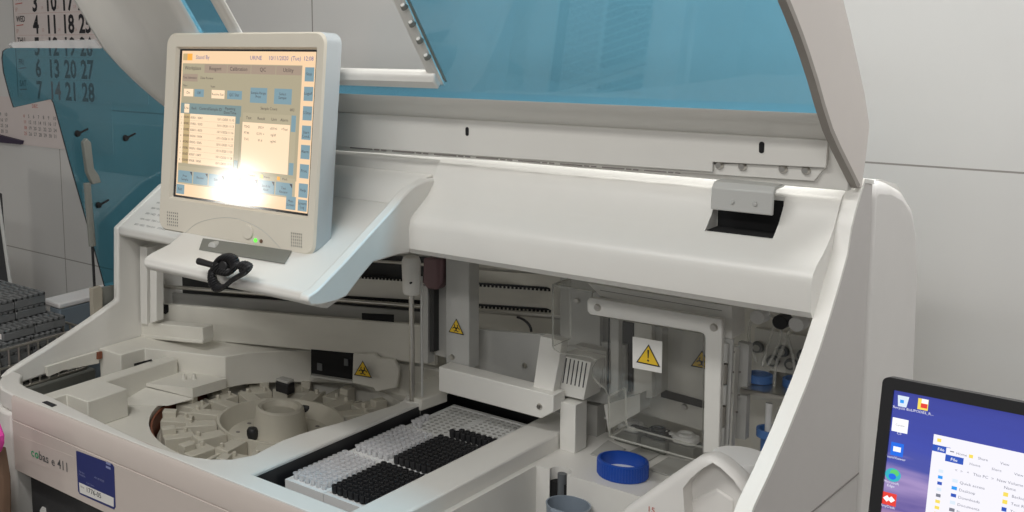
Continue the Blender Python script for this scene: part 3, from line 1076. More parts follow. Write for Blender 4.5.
# side shield beside the left of the machine
SXs = -.16
b = MB()
sh = [(2.5, 58), (3.5, 51), (7, 48.5), (13, 47.8), (60, 48), (175, 47), (215, 150), (200, 230), (150, 280), (112, 300), (106, 290), (100, 268), (88, 225), (70, 162), (54, 103), (52, 99.5), (49, 99.6), (14, 107.5), (10, 95), (4, 72)]
b.slab(pts(sh, X=SXs), (-.004, 0, 0), 'bluedeep', 'black')
ss = b.build('side_shield', AN)
tag(ss, 'blue tinted acrylic side shield')
b = MB()
b.slab(pts([(11, 45), (14, 42), (60, 40), (96, 39.5), (102, 48.5), (13, 48)], X=SXs + .002), (-.01, 0, 0), 'film'); b.build('shield_film', ss)
for (x, y) in ((77, 133.5), (125, 138), (98, 205)):
    c = at(x, y, X=SXs + .0005); b = MB(); b.cyl(c, c + Vector((.006, 0, 0)), .007, .0055, 14, 'blackm'); b.tube([c + Vector((.004, 0, 0)), c + Vector((-.002, .03, .006))], .0022, 6, 'blackm'); b.build('shield_screw', ss)
# gas strut
SX2 = -.145
b = MB()
b.cyl(at(87, 183, X=SX2), at(92.3, 246, X=SX2), .0075, None, 16, 'strut')
st = b.build('gas_strut', AN, .001)
b = MB(); b.cyl(at(92.3, 246, X=SX2), at(94.5, 287, X=SX2), .003, None, 10, 'black'); b.build('strut_rod', st)
b = MB(); b.slab(pts([(80.5, 142), (84, 138), (88, 142), (91, 168), (96, 175), (98, 182), (90, 184), (84.5, 172)], X=SX2 - .004), (.01, 0, 0), 'strut'); b.build('strut_bracket', st, .001)
b = MB(); b.slab(pts([(89, 288), (97, 285), (99, 289), (99, 322), (90, 318)], X=SX2), (.012, 0, 0), mat('bracket_tan', (.36, .33, .27), .5))
b.slab(pts([(99, 287), (117, 284), (117, 310), (99, 322)], X=SX2 - .004), (.008, 0, 0), 'strut')
b.build('strut_foot', AN, .001)

# ------------------------------------------------------------------ SAMPLE DISK (lifts out)
SD = thing('sample_disk', 'round beige sample carousel with a raised hub and two black knobs', 'sample carousel', (DC.x, DC.y, .985))
b = MB()
cz = (DC.x, DC.y, 0)
b.lathe(cz, [(0, .985), (DR, .985), (DR, 1.0), (.115, 1.0), (.115, 1.034), (.110, 1.034), (.095, 1.006), (0, 1.006)], 64, 'beige')
b.build('turntable', SD)
b = MB()
b.lathe(cz, [(.050, 1.005), (.044, 1.050), (.043, 1.056), (.039, 1.060), (.033, 1.058), (.029, 1.048), (0, 1.046)], 48, 'beige')
b.build('hub', SD)
for (x, y) in ((252.5, 432.5), (307, 409)):
    c = at(x, y, Z=1.018)
    b = MB(); b.lathe((c.x, c.y, 0), [(0, 1.006), (.008, 1.006), (.0105, 1.013), (.0105, 1.022), (.008, 1.0265), (0, 1.0275)], 18, 'black'); b.build('knob', SD)
N = 15
for ring in range(2):
    for i in range(N):
        a = 2 * pi * (i + (.5 if ring else 0)) / N
        ur = Vector((math.cos(a), math.sin(a), 0)); ut = Vector((-math.sin(a), math.cos(a), 0))
        b = MB()
        if ring == 0:
            o_ = Vector(cz) + ur * .163 - ut * .019
            b.obox(o_ + Vector((0, 0, .998)), ur * .056, ut * .038, (0, 0, .030), 'beige')
            b.obox(o_ + ur * .030 + Vector((0, 0, 1.026)), ur * .026, ut * .018, (0, 0, .013), 'beige')
            pc = o_ + ur * .012 + ut * .0125
            b.cyl(pc + Vector((0, 0, 1.027)), pc + Vector((0, 0, 1.036)), .0035, None, 10, 'beige')
        else:
            o_ = Vector(cz) + ur * .116 - ut * .014
            b.obox(o_ + Vector((0, 0, .998)), ur * .056, ut * .028, (0, 0, .034), 'beige')
            b.obox(o_ + ur * .052 + ut * .006 + Vector((0, 0, .998)), ur * .034, ut * .007, (0, 0, .026), 'beige')
            pc = o_ + ur * .047 + ut * .0095
            b.cyl(pc + Vector((0, 0, 1.03)), pc + Vector((0, 0, 1.040)), .0038, None, 10, 'beige')
        b.build('tube_holder', SD, .0012, 1)
b = MB()
for k in range(10):
    a = 2 * pi * k / 10
    c = Vector((DC.x + .078 * math.cos(a), DC.y + .078 * math.sin(a), 1.0062))
    b.cyl(c, c + Vector((0, 0, .0006)), .004, None, 12, 'seam')
b.build('disk_hole', SD)
# black adapter standing on the disk at the back
AD = thing('tube_adapter', 'small black and silver block standing at the back of the sample carousel', 'adapter', at(286, 392, Z=1.035))
b = MB(); q = pts([(277, 383), (296, 383), (296, 394), (276, 394)], Z=1.055)
b.box(q[0].x - .016, q[0].x + .016, .489, .511, 1.0305, 1.052, 'black'); b.build('body', AD, .002)
b = MB(); b.box(q[0].x - .015, q[0].x + .015, .490, .510, 1.0521, 1.058, 'plategrey'); b.build('cap', AD, .002)

# ------------------------------------------------------------------ TIP AND CUP TRAYS
def plate_mesh(name, nx, ny, w, l, empty_depth=.014):
    root = None
    b = MB()
    mx, my = .0045, .0085
    sx, sy = (w - 2 * mx) / nx, (l - 2 * my) / ny
    r = min(sx, sy) * .34
    H = .026
    # border
    b.box(0, w, 0, my, 0, H, 'tray'); b.box(0, w, l - my, l, 0, H, 'tray')
    b.box(0, mx, my, l - my, 0, H, 'tray'); b.box(w - mx, w, my, l - my, 0, H, 'tray')
    for i in range(nx):
        for j in range(ny):
            x0_, y0_ = mx + i * sx, my + j * sy
            cx_, cy_ = x0_ + sx / 2, y0_ + sy / 2
            sq = [(x0_ + sx, cy_), (x0_ + sx, y0_ + sy), (cx_, y0_ + sy), (x0_, y0_ + sy), (x0_, cy_), (x0_, y0_), (cx_, y0_), (x0_ + sx, y0_)]
            oc = [(cx_ + r * math.cos(k * pi / 4), cy_ + r * math.sin(k * pi / 4)) for k in range(8)]
            vs = [(x, y, H - .001) for x, y in sq] + [(x, y, H - .001) for x, y in oc] + [(x, y, H - empty_depth) for x, y in oc]
            fs = [(k, (k + 1) % 8, 8 + (k + 1) % 8, 8 + k) for k in range(8)]
            b.add(vs, fs, 'tray')
            b.add(vs, [(8 + k, 8 + (k + 1) % 8, 16 + (k + 1) % 8, 16 + k) for k in range(8)], 'plategrey')
            b.add(vs, [[16 + k for k in range(8)][::-1]], 'dark')
    return b, sx, sy, mx, my, H


TZ = 1.056
WXL, WXR, TL = .073, .0885, .143
X0 = .557
lb, lsx, lsy, mx, my, TH = plate_mesh('cup_plate', 6, 11, WXL, TL)
rb, rsx, rsy, _, _, _ = plate_mesh('tip_plate', 8, 11, WXR, TL)
lname = ['front white cup tray in the black well, full of clear cups', 'middle white cup tray in the black well, full of clear cups', 'rear left white perforated tray, almost empty, beside the probe']
rname = ['front white tip tray in the black well, full of black tips', 'middle white tip tray in the black well, full of black tips', 'rear right white perforated tray with two rows of black tips']
lroots, rroots = [], []
lm = lb.build('cup_tray', None, flip=False, bev=0)
lm.location = (0, 0, 0)
rm = rb.build('tip_tray', None, flip=False, bev=0)
# builder moved the origins to the base centre: remember the offsets
loff = TOP[lm.name].copy(); roff = TOP[rm.name].copy()
ty = [.106, .251, .402 - .006]
TLs = TL + .004
for k in range(3):
    y0_ = .103 + k * TLs * 1.0
    L = lm if k == 0 else lm.copy(); R_ = rm if k == 0 else rm.copy()
    if k:
        COL.objects.link(L); COL.objects.link(R_)
    L.location = Vector((X0, y0_, TZ)) + loff; R_.location = Vector((X0 + WXL + .001, y0_, TZ)) + roff
    tag(L, lname[k], 'tray', 'white perforated trays in the black well'); tag(R_, rname[k], 'tray', 'white perforated trays in the black well')
    lroots.append((X0, y0_)); rroots.append((X0 + WXL + .001, y0_))
# cups
b = MB()
b.lathe((0, 0, 0), [(.0028, -.010), (.0036, .001), (.0040, .0075), (.0052, .0085), (.0052, .0098), (.0040, .0098), (.0032, .002), (.0022, -.008)], 10, 'cup')
cup0 = b.build('assay_cup', None, flip=True)
b = MB()
b.lathe((0, 0, 0), [(0, -.012), (.002, -.012), (.003, .0), (.0046, .001), (.005, .0115), (.0044, .0128), (.0032, .0128), (.0027, .008), (0, .008)], 10, 'black')
tip0 = b.build('pipette_tip', None, flip=True)
used = {'c': False, 't': False}


def put(kind, x, y, label, group, cat):
    src = cup0 if kind == 'c' else tip0
    if used[kind]:
        o = src.copy(); COL.objects.link(o)
    else:
        o = src; used[kind] = True
    # the mesh origin was moved to the base of the part
    o.location = Vector((x, y, TZ + TH - .001)) + TOP[src.name]
    tag(o, label, cat, group)


tn = ['front', 'middle']
for k in range(2):
    for j in range(11):
        for i in range(6):
            put('c', lroots[k][0] + mx + (i + .5) * lsx, lroots[k][1] + my + (j + .5) * lsy, 'small clear plastic cup standing in the %s white cup tray' % tn[k], 'clear cups in the %s tray' % tn[k], 'cup')
        for i in range(8):
            put('t', rroots[k][0] + mx + (i + .5) * rsx, rroots[k][1] + my + (j + .5) * rsy, 'black pipette tip standing in the %s white tip tray' % tn[k], 'black tips in the %s tray' % tn[k], 'pipette tip')
for j in range(2):
    for i in range(8):
        if j == 1 and i < 1: continue
        put('t', rroots[2][0] + mx + (i + .5) * rsx, rroots[2][1] + my + (j + .5) * rsy, 'black pipette tip in the two rows left in the rear tray', 'black tips in the rear tray', 'pipette tip')
for (i, j) in ((0, 0), (0, 1), (0, 2), (0, 3), (1, 0)):
    put('c', lroots[2][0] + mx + (i + .5) * lsx, lroots[2][1] + my + (j + .5) * lsy, 'small clear cup at the front left corner of the rear tray', 'clear cups left in the rear tray', 'cup')

# ------------------------------------------------------------------ MONITOR on the console
th_ = math.radians(6.5)
MN = Vector((0, -math.cos(th_), math.sin(th_)))
MU = Vector((1, 0, 0)); MV = Vector((0, math.sin(th_), math.cos(th_)))
MP = Vector((.38, .20, 1.5))
TM = thing('touchscreen_monitor', 'cream framed touchscreen monitor lit with result tables, mounted above the analyzer', 'monitor', (.38, .2, 1.40))


def mp(x, y, d=0.):
    return atp(x, y, MP + MN * d, MN)


def mquad(mb, l, d, key, th=.0004):
    return mb.slab([mp(x, y, d) for x, y in l], MN * th, key)


M['bezel'] = mat('cream_bezel', (.70, .655, .56), .4, noise=.02)
M['monback'] = mat('monitor_back_grey', (.46, .50, .52), .4)
A = mp(166, 33); B = mp(328.5, 31.5); Cc = mp(311.5, 253); D = mp(158.5, 232)
# true rectangle in the plane
u0 = (A - MP).dot(MU); u0b = (D - MP).dot(MU); u1 = ((B - MP).dot(MU) + (Cc - MP).dot(MU)) / 2
u0 = (u0 + u0b) / 2
v1 = ((A - MP).dot(MV) + (B - MP).dot(MV)) / 2; v0 = ((Cc - MP).dot(MV) + (D - MP).dot(MV)) / 2


def muv(u, v, d=0.):
    return MP + MU * u + MV * v + MN * d


def rrect(a, b_, c, d_, r, n=6):
    out = []
    for (cx_, cy_, s) in ((b_ - r, d_ - r, 0), (a + r, d_ - r, pi / 2), (a + r, c + r, pi), (b_ - r, c + r, 1.5 * pi)):
        for i in range(n + 1):
            t = s + pi / 2 * i / n
            out.append((cx_ + r * math.cos(t), cy_ + r * math.sin(t)))
    return out


sA, sB, sC, sD = mp(176.6, 49.2), mp(315, 49.2), mp(305.3, 216), mp(171.6, 197)
su0 = ((sA - MP).dot(MU) + (sD - MP).dot(MU)) / 2; su1 = ((sB - MP).dot(MU) + (sC - MP).dot(MU)) / 2
sv1 = ((sA - MP).dot(MV) + (sB - MP).dot(MV)) / 2; sv0 = ((sC - MP).dot(MV) + (sD - MP).dot(MV)) / 2
o_r = rrect(u0, u1, v0, v1, .018)
i_r = rrect(su0, su1, sv0, sv1, .002)
b = MB()
n = len(o_r)
vs = [muv(u, v, -.004) for u, v in o_r] + [muv(u0 + (u - u0) * .985 + (u1 - u0) * .0075, v0 + (v - v0) * .985 + (v1 - v0) * .0075, 0) for u, v in o_r] + \
     [muv(su0 + (u - su0) * 1.03 - (su1 - su0) * .015, sv0 + (v - sv0) * 1.03 - (sv1 - sv0) * .015, 0) for u, v in i_r] + [muv(u, v, -.006) for u, v in i_r]
fs = []
for k in range(3):
    for i in range(n):
        j = (i + 1) % n
        fs.append((k * n + i, k * n + j, (k + 1) * n + j, (k + 1) * n + i))
b.add(vs, fs, 'bezel')
b.build('bezel', TM, ang=25)
b = MB()
ob = rrect(u0, u1, v0, v1, .018)
ob2 = rrect(u0 + .012, u1 - .012, v0 + .012, v1 - .012, .02)
vs = [muv(u, v, -.004) for u, v in ob] + [muv(u, v, -.038) for u, v in ob] + [muv(u, v, -.052) for u, v in ob2]
fs = [(k * n + i, k * n + (i + 1) % n, (k + 1) * n + (i + 1) % n, (k + 1) * n + i) for k in range(2) for i in range(n)] + [[2 * n + i for i in range(n)]]
b.add(vs, fs, 'monback')
b.build('back_shell', TM, ang=40)
b = MB(); b.prism([(.20, 1.399), (.21, 1.46), (.24, 1.46), (.26, 1.399)], .42, .47, 'greymetal'); b.build('neck', TM, .004)
# screen
S = .5
scr = {}


def em(name, r, g, b_, s=1.):
    def lin(c):
        c /= 255
        return c / 12.92 if c <= .04045 else ((c + .055) / 1.055) ** 2.4
    m = mat(name, (.015, .015, .015), .10, emit=(lin(r), lin(g), lin(b_)), es=s, spec=.5)
    M[name] = m
    return name


em('scr_cream', 240, 205, 165); em('scr_grey', 168, 158, 132); em('scr_tab', 160, 142, 125); em('scr_blue', 122, 150, 160); em('scr_head', 120, 140, 140); em('scr_white', 250, 220, 185)
em('scr_olive', 190, 165, 120); em('scr_ink', 70, 62, 62); em('scr_inkb', 80, 85, 150); em('scr_orange', 245, 170, 70); em('scr_col', 176, 165, 138); em('scr_yellow', 250, 215, 90); em('scr_black', 25, 24, 24)
scrn = MB()
W_, H_ = su1 - su0, sv1 - sv0


def sp(fx, fy, d):
    return muv(su0 + W_ * fx, sv1 - H_ * fy, d)


def sq(x0_, y0_, x1_, y1_, key, d=-.0058):
    scrn.add([sp(x0_, y0_, d), sp(x1_, y0_, d), sp(x1_, y1_, d), sp(x0_, y1_, d)], [(3, 2, 1, 0)], key)


def st_(s, x, y, h, key='scr_ink', center=True, d=-.0046):
    scrn.text(s, sp(x, y, d), MU, MV, h * H_, key, center)


sq(0, 0, 1, 1, 'scr_black', -.0062)
sq(.02, .012, .995, .985, 'scr_cream', -.0059)
sq(.03, .03, .07, .075, 'scr_olive', -.0056); sq(.065, .03, .105, .075, 'scr_orange', -.0055); st_('Stand By', .19, .065, .025, 'scr_inkb')
st_('URINE', .59, .065, .025, 'scr_inkb'); st_('10/11/2020  (Tue)', .79, .065, .025, 'scr_inkb'); st_('12:08', .95, .065, .025, 'scr_inkb')
sq(.03, .095, .91, .80, 'scr_grey', -.0057)
for i, s in enumerate(('Workplace', 'Reagent', 'Calibration', 'QC', 'Utility')):
    xa = .03 + i * .176
    sq(xa, .10, xa + .172, .155, 'scr_grey' if i == 0 else 'scr_tab', -.0055); st_(s, xa + .086, .137, .024)
sq(.035, .165, .155, .215, 'scr_tab', -.0054); st_('Test Selection', .095, .197, .016); st_('Data Review', .23, .197, .016)
sq(.05, .265, .125, .315, 'scr_white', -.0054); st_('On', .087, .298, .018); sq(.135, .265, .21, .315, 'scr_blue', -.0054); st_('Off', .172, .298, .018)
st_('Filter', .06, .25, .014); st_('View', .28, .25, .014)
sq(.27, .265, .37, .32, 'scr_white', -.0054); st_('Routine Stat', .32, .30, .015); sq(.39, .265, .50, .32, 'scr_blue', -.0054); st_('QC Stat', .445, .30, .018)
sq(.56, .24, .68, .335, 'scr_blue', -.0054); st_('Sample Range\nPrint', .62, .28, .016); sq(.73, .24, .85, .335, 'scr_blue', -.0054); st_('Select\nSample', .79, .28, .016)
sq(.03, .36, .50, .43, 'scr_head', -.0054); sq(.06, .365, .10, .425, 'scr_white', -.0052)
st_('S.No', .08, .40, .015); st_('Rack', .14, .40, .017); st_('Control/Sample ID', .27, .40, .019); st_('Pipetting\nDate/Time', .42, .39, .018)
sq(.03, .43, .46, .765, 'scr_white', -.0053); sq(.06, .43, .11, .765, 'scr_olive', -.0052); sq(.465, .43, .495, .765, 'scr_col', -.0052); sq(.465, .43, .495, .475, 'scr_head', -.005); sq(.465, .71, .495, .765, 'scr_head', -.005)
for i in range(8):
    y = .462 + i * .041
    st_('%d' % (i + 1), .043, y, .014); st_('000%d' % (81 + i), .085, y, .016); st_('0000%d / 000%d' % (i + 1, i + 1), .165, y, .015); st_('10/11/2020 11:%02d' % (10 + i * 3), .39, y, .015)
    sq(.03, y + .012, .46, y + .0132, 'scr_col', -.0049)
st_('Sample Count', .70, .375, .017); st_('003', .86, .375, .017)
sq(.515, .40, .85, .46, 'scr_col', -.0054)
for s, x in (('Test', .56), ('Result', .65), ('Unit', .74), ('Alarm', .81)): st_(s, x, .44, .018)
sq(.515, .46, .85, .765, 'scr_white', -.0053); sq(.855, .40, .89, .765, 'scr_col', -.0053); sq(.857, .40, .888, .50, 'scr_blue', -.0051); sq(.857, .69, .888, .765, 'scr_blue', -.0051)
for i, (a_, b__, c_, d_) in enumerate((('TSH2', '395.9', 'uIU/ml', '<Test'), ('FT4II', '0.271 +', 'ng/dl', ''), ('T3-S', '01.6', 'ng/ml', ''))):
    y = .495 + i * .04
    st_(a_, .55, y, .015); st_(b__, .65, y, .015); st_(c_, .74, y, .015); st_(d_, .815, y, .015)
sq(.03, .785, .905, .905, 'scr_col', -.0056)
sq(.66, .782, .68, .805, 'scr_yellow', -.005); st_('Repeat', .60, .80, .014); st_('Alarm', .71, .80, .014); sq(.78, .782, .80, .805, 'scr_orange', -.005); st_('Mask', .835, .80, .014)
for i, s in enumerate(('Prev\nSample', 'Review', 'Edit', 'Delete', 'Delete All', 'Send to\nHost', 'Test\nReview')):
    xa = .035 + i * .123
    sq(xa, .815, xa + .115, .895, 'scr_blue', -.0053); st_(s, xa + .057, .857, .016)
    scrn.add([sp(xa + .095, .818, -.0049), sp(xa + .113, .818, -.0049), sp(xa + .113, .845, -.0049)], [(2, 1, 0)], 'scr_ink')
sq(.025, .91, .09, .975, 'scr_blue', -.0053); st_('Exit', .057, .95, .018)
for i, s in enumerate(('Stop', 'Logoff', 'S.Stop', 'Start\nCond.', 'Alarm', 'Print', 'Help')):
    ya = .105 + i * .117
    sq(.93, ya, .99, ya + .085, 'scr_blue', -.0053); st_(s, .96, ya + .048, .017)
sq(.85, .895, .915, .975, 'scr_blue', -.0053); st_('Main\nScreen', .882, .93, .016); sq(.93, .905, .99, .975, 'scr_blue', -.0053); st_('System\nLog', .96, .935, .016)
scrn.build('screen', TM, flip=False, ang=30)
# speakers, button, leds, arc
for (cx_, cy_) in ((172.5, 219), (296.5, 240)):
    b = MB()
    for i in range(6):
        for j in range(5):
            c = mp(cx_ + (i - 2.5) * 2.0 , cy_ + (j - 2) * 3.1 + (i - 2.5) * .28, .0002)
            b.slab([c + MU * (-.0006) + MV * (-.0012), c + MU * .0006 + MV * (-.0012), c + MU * .0006 + MV * .0012, c + MU * (-.0006) + MV * .0012], MN * .0003, 'ink')
    b.build('speaker_grille', TM)
c = mp(248, 232, 0)
b = MB(); b.cyl(c - MN * .001, c + MN * .0025, .0125, .0115, 28, 'bezel'); b.build('power_button', TM, .001)
M['ledg'] = mat('green_led', (.02, .3, .02), .3, emit=(.12, 1, .05), es=1.2)
c = mp(255.7, 240.3, 0); MB().cyl(c - MN * .001, c + MN * .0015, .0033, .003, 14, 'ledg').build('green_light', TM)
c = mp(261.3, 241.2, 0); MB().cyl(c - MN * .001, c + MN * .0012, .0033, .003, 14, 'brown').build('dark_light', TM)
b = MB()
arc = curve([mp(185, 233, .0002), mp(198, 223, .0002), (mp(218, 218, .0002)), mp(238, 219, .0002), mp(262, 230, .0002), mp(281, 249, .0002)], 6)
b.tube(arc, .0004, 5, 'greymetal'); b.build('bezel_groove', TM)

# coiled black stylus cord hanging on the console
b = MB()
path = []
c = at(226, 271, Y=.085)
base = pts([(216, 268), (218, 260), (226, 257), (233, 260), (235, 267), (230, 272), (222, 271), (214, 268), (212, 274), (213, 282), (218, 288), (224, 287), (231, 281), (239, 276), (246, 272), (248, 268), (242, 265), (234, 267)], Y=.083)
bc = curve(base, 44)
for i, p in enumerate(bc):
    a = i * .5
    path.append(p + Vector((math.cos(a) * .0058, math.sin(a) * .0058, math.cos(a) * .0058)))
b.tube(path, .0019, 6, 'black')
cc = thing('coiled_cord', 'black coiled cord with stylus looped on the console front edge', 'cord', at(228, 288, Y=.085))
b.build('cord', cc)
b = MB(); b.cyl(at(198, 261, Y=.085), at(216, 266, Y=.085), .0055, .0045, 12, 'black'); b.build('stylus', cc, .001)
for (x, y, r) in ((228, 265, .011), (246, 269, .006)):
    pp_ = at(x, y, Y=.090); b = MB(); b.cyl(pp_ + Vector((0, .006, 0)), pp_ + Vector((0, -.012, 0)), r, r * .8, 16, 'black'); b.build('plug', cc, .002)

# printed sheet on the left cap
b = MB()
sl = Vector((0, p1.y - p0.y, p1.z - p0.z)).normalized(); nn = Vector((1, 0, 0)).cross(sl).normalized()
o0 = Vector((xL + .004, p0.y + .004, p0.z)) + nn * .0012
LL = (p1 - p0).length
b.slab([o0, o0 + Vector((.24, 0, 0)), o0 + Vector((.24, 0, 0)) + sl * LL, o0 + sl * LL], nn * .0006, 'violetpaper')
for i in range(7):
    b.text('00%d 1432  TSH %d.0' % (i + 3, i), o0 + Vector((.03 + .0 * i, 0, 0)) + sl * (.012 + i * .018) + nn * .0009, (1, 0, 0), sl, .0055, 'greyink')
    b.text('FT4 0.%d' % (i + 2), o0 + Vector((.10, 0, 0)) + sl * (.012 + i * .018) + nn * .0009, (1, 0, 0), sl, .0055, 'greyink')
o = b.build('printed_sheet', None, flip=False)
tag(o, 'printed white paper sheet lying on the analyzer corner behind the touchscreen', 'paper')

# ------------------------------------------------------------------ bottles, caps and jug on the right deck
c = at(622.5, 475, Z=RZ)
b = MB()
b.lathe((c.x, c.y, RZ + .0004), [(0, .003), (.031, .003), (.031, .0), (.034, 0), (.0345, .002), (.0345, .0235), (.0325, .0245), (.0305, .0245), (.030, .004), (0, .004)], 56, 'bluecap', keys=['whitecap', 'bluecap', 'bluecap', 'bluecap', 'bluecap', 'bluecap', 'bluecap', 'bluecap', 'whitecap'])
for k in range(56):
    a = 2 * pi * k / 56
    p = Vector((c.x + .0346 * math.cos(a), c.y + .0346 * math.sin(a), RZ))
    b.cyl(p + Vector((0, 0, .002)), p + Vector((0, 0, .022)), .0008, None, 5, 'bluecap')
tag(b.build('bottle_cap', None), 'upturned bright blue screw cap lying on the white right deck', 'cap')

# reagent bottle lids seen through the acrylic
RB = []
for (x, y, k, lab, ux_) in ((631, 423, 'whitecap', 'left white flip-top reagent bottle behind the clear door', -1), (658, 431, 'black', 'black flip-top reagent bottle between two white ones behind the clear door', -1), (686, 436, 'whitecap', 'right white flip-top reagent bottle nearest the door post', -1)):
    c = at(x, y, Z=RZ + .03)
    t = thing('reagent_bottle', lab, 'bottle', (c.x, c.y, RZ), 'flip-top reagent bottles behind the clear door')
    b = MB(); b.box(c.x - .019, c.x + .019, c.y - .017, c.y + .017, RZ + .0005, RZ + .020, 'strut'); b.build('body', t, .002)
    b = MB(); b.plan([(c.x + q_[0], c.y + q_[1]) for q_ in rrect(-.0165, .0165, -.015, .015, .008)], RZ + .0202, RZ + .031, k); b.build('lid', t, .002)
    b = MB(); b.lathe((c.x, c.y, RZ + .031), [(.011, 0), (.011, .004), (.008, .004), (.007, .001), (0, .001)], 20, k); b.build('rim', t)
    q_ = Vector((c.x, c.y, RZ + .027))
    b = MB(); b.obox(q_ + Vector((-.015, -.006, 0)), (-.024, -.004, .002), (0, .010, 0), (0, 0, .003), k); b.build('tab', t, .001)
# grey cassette wells in the deck
for l in ([(590, 455), (608, 441), (626, 450), (606, 459)], [(628, 453), (640, 447.5), (660, 455), (648, 462)], [(648, 470), (668, 458), (692, 463), (670, 477)]):
    b = MB(); b.slab(pts(l, Z=RZ + .0005), (0, 0, .002), 'plategrey'); b.build('cassette_cover', AN, .0008)
    tag(AN.children[-1], 'grey cassette cover')

# bottles on the metal shelf of the bay
def small_bottle(cx_, cy_, z, h, lab, r=.013):
    t = thing('supply_bottle', lab, 'bottle', (cx_, cy_, z), 'blue collared bottles in the right bay')
    b = MB(); b.lathe((cx_, cy_, z), [(0, 0), (r, 0), (r, h * .55), (r * .7, h * .75), (r * .55, h), (0, h)], 20, 'acrylic'); b.build('bottle', t)
    b = MB(); b.lathe((cx_, cy_, z), [(r * 1.02, .001), (r * 1.25, .001), (r * 1.25, .011), (r * 1.1, .012), (r * 1.02, .010)], 24, 'dullblue'); b.build('collar', t)


p = at(756, 386, Y=.49); small_bottle(p.x, .50, at(740, 388, Y=.46).z + .0005 - .0, .055, 'clear bottle in a blue collar at the left of the metal shelf')
p = at(793, 392, Y=.50); small_bottle(p.x, .51, at(740, 388, Y=.46).z + .0005, .05, 'clear bottle in a blue collar at the right end of the metal shelf')
p = at(765, 442, Y=.47)
b = MB(); b.lathe((p.x, .49, RZ), [(.011, 0), (.012, 0), (.012, p.z - RZ), (.018, p.z - RZ + .002), (.018, p.z - RZ + .013), (.0145, p.z - RZ + .013), (.0125, p.z - RZ + .003), (.011, 0)], 24, 'dullblue')
t = thing('tube_holder_bottle', 'blue collared holder with a white straw below the metal shelf', 'bottle', (p.x, .49, RZ)); b.build('collar', t)
b = MB(); b.cyl((p.x - .004, .49, RZ + .0005), (p.x - .004, .49, at(765, 402, Y=.49).z), .0042, None, 14, 'whitecap'); b.build('straw', t)

# white capped bottle at the right
p = at(741, 455, Y=.335); zc_ = p.z
t = thing('white_capped_bottle', 'round white capped bottle beside the right side panel behind the jug', 'bottle', (p.x, p.y, .8855))
rr = .0325
b = MB(); b.lathe((p.x, p.y, zc_ - 1.1355), [(0, 1.109), (rr * .9, 1.109), (rr * .985, 1.113), (rr, 1.131), (rr * .97, 1.135), (rr * .6, 1.1355), (0, 1.1355)], 48, 'whitecap'); b.build('cap', t)
b = MB(); b.lathe((p.x, p.y, 0), [(0, .8855), (rr * .95, .8855), (rr * .95, zc_ - .06), (rr * .8, zc_ - .04), (rr * .8, zc_ - .027), (0, zc_ - .027)], 40, 'milky'); b.build('body', t)

# large milky jug: body, sloping shoulder and hand grip
JY = .24
t = thing('white_jug', 'large milky white plastic jug with moulded handle at the bottom right of the deck', 'jug', (at(690, 500, Y=JY).x, JY + .02, .8855))
jo = pts([(704, 457), (711, 457.5), (721, 463), (733, 473), (744, 484), (756, 508), (762, 545), (765, 640)], Y=JY)
ji = pts([(600, 640), (604, 545), (612, 522), (624, 508), (644, 494), (664, 480), (683, 467), (696, 458.5)], Y=JY)
b = MB(); b.slab([Vector((q_.x, q_.y, max(q_.z, .8855))) for q_ in jo + ji], (0, .034, 0), 'milky')
jug = b.build('body', t, .011, 5)
gp = pts([(683, 488), (690, 479), (700, 470), (712, 463), (720, 468), (733, 480), (743, 494), (742, 540), (686, 540)], Y=JY)
gp2 = MB(); gp2.slab([q_ + Vector((0, -.03, 0)) for q_ in gp], (0, .054, 0), 'milky')
carve(jug, [gp2])
b = MB()
g0, g1, g2, g3 = pts([(690, 500), (716, 488), (734, 500), (696, 512)], Y=JY + .022)
b.slab([g0, g1, g2, Vector((g2.x, g2.y, g2.z - .10)), Vector((g0.x, g0.y, g0.z - .10))], (0, .008, 0), 'milky')
b.build('grip_wall', t, .0035, 3)
b = MB(); b.text('15', at(647, 511, Y=JY - .0008), (1, 0, 0), (0, 0, 1), .007, 'red'); b.build('mark', t, flip=False)

# grey blue bottle in the bay at the bottom
p = at(563, 503, Y=.36)
t = thing('waste_cup', 'open grey-blue plastic cup standing in the recess below the right deck', 'cup', (p.x, .375, .8855))
zc = at(546, 497, Y=.375).z
b = MB(); b.lathe((p.x, .375, 0), [(0, .8855), (.026, .8855), (.030, zc - .004), (.031, zc), (.029, zc), (.026, .90), (0, .90)], 36, 'bottlegrey'); b.build('cup_body', t)
b = MB(); b.box(p.x - .012, p.x + .032, .342, .350, zc - .012, zc + .001, 'bottlegrey'); b.build('pour_lip', t, .004)

# ------------------------------------------------------------------ wall calendar
CY = WY - .0004
b = MB()
cl = lambda x, y, d=0.: at(x, y, Y=CY - d)
tl = cl(13.5, -30); bl = cl(13.5, 100)
xw = cl(13.5, 0).x; zt_top = 2.02; xr = xw + .62; zb = cl(20, 97).z
b.slab([(xw, CY, zb), (xr, CY, zb), (xr, CY, zt_top), (xw, CY, zt_top)], (0, -.002, 0), 'calpaper')
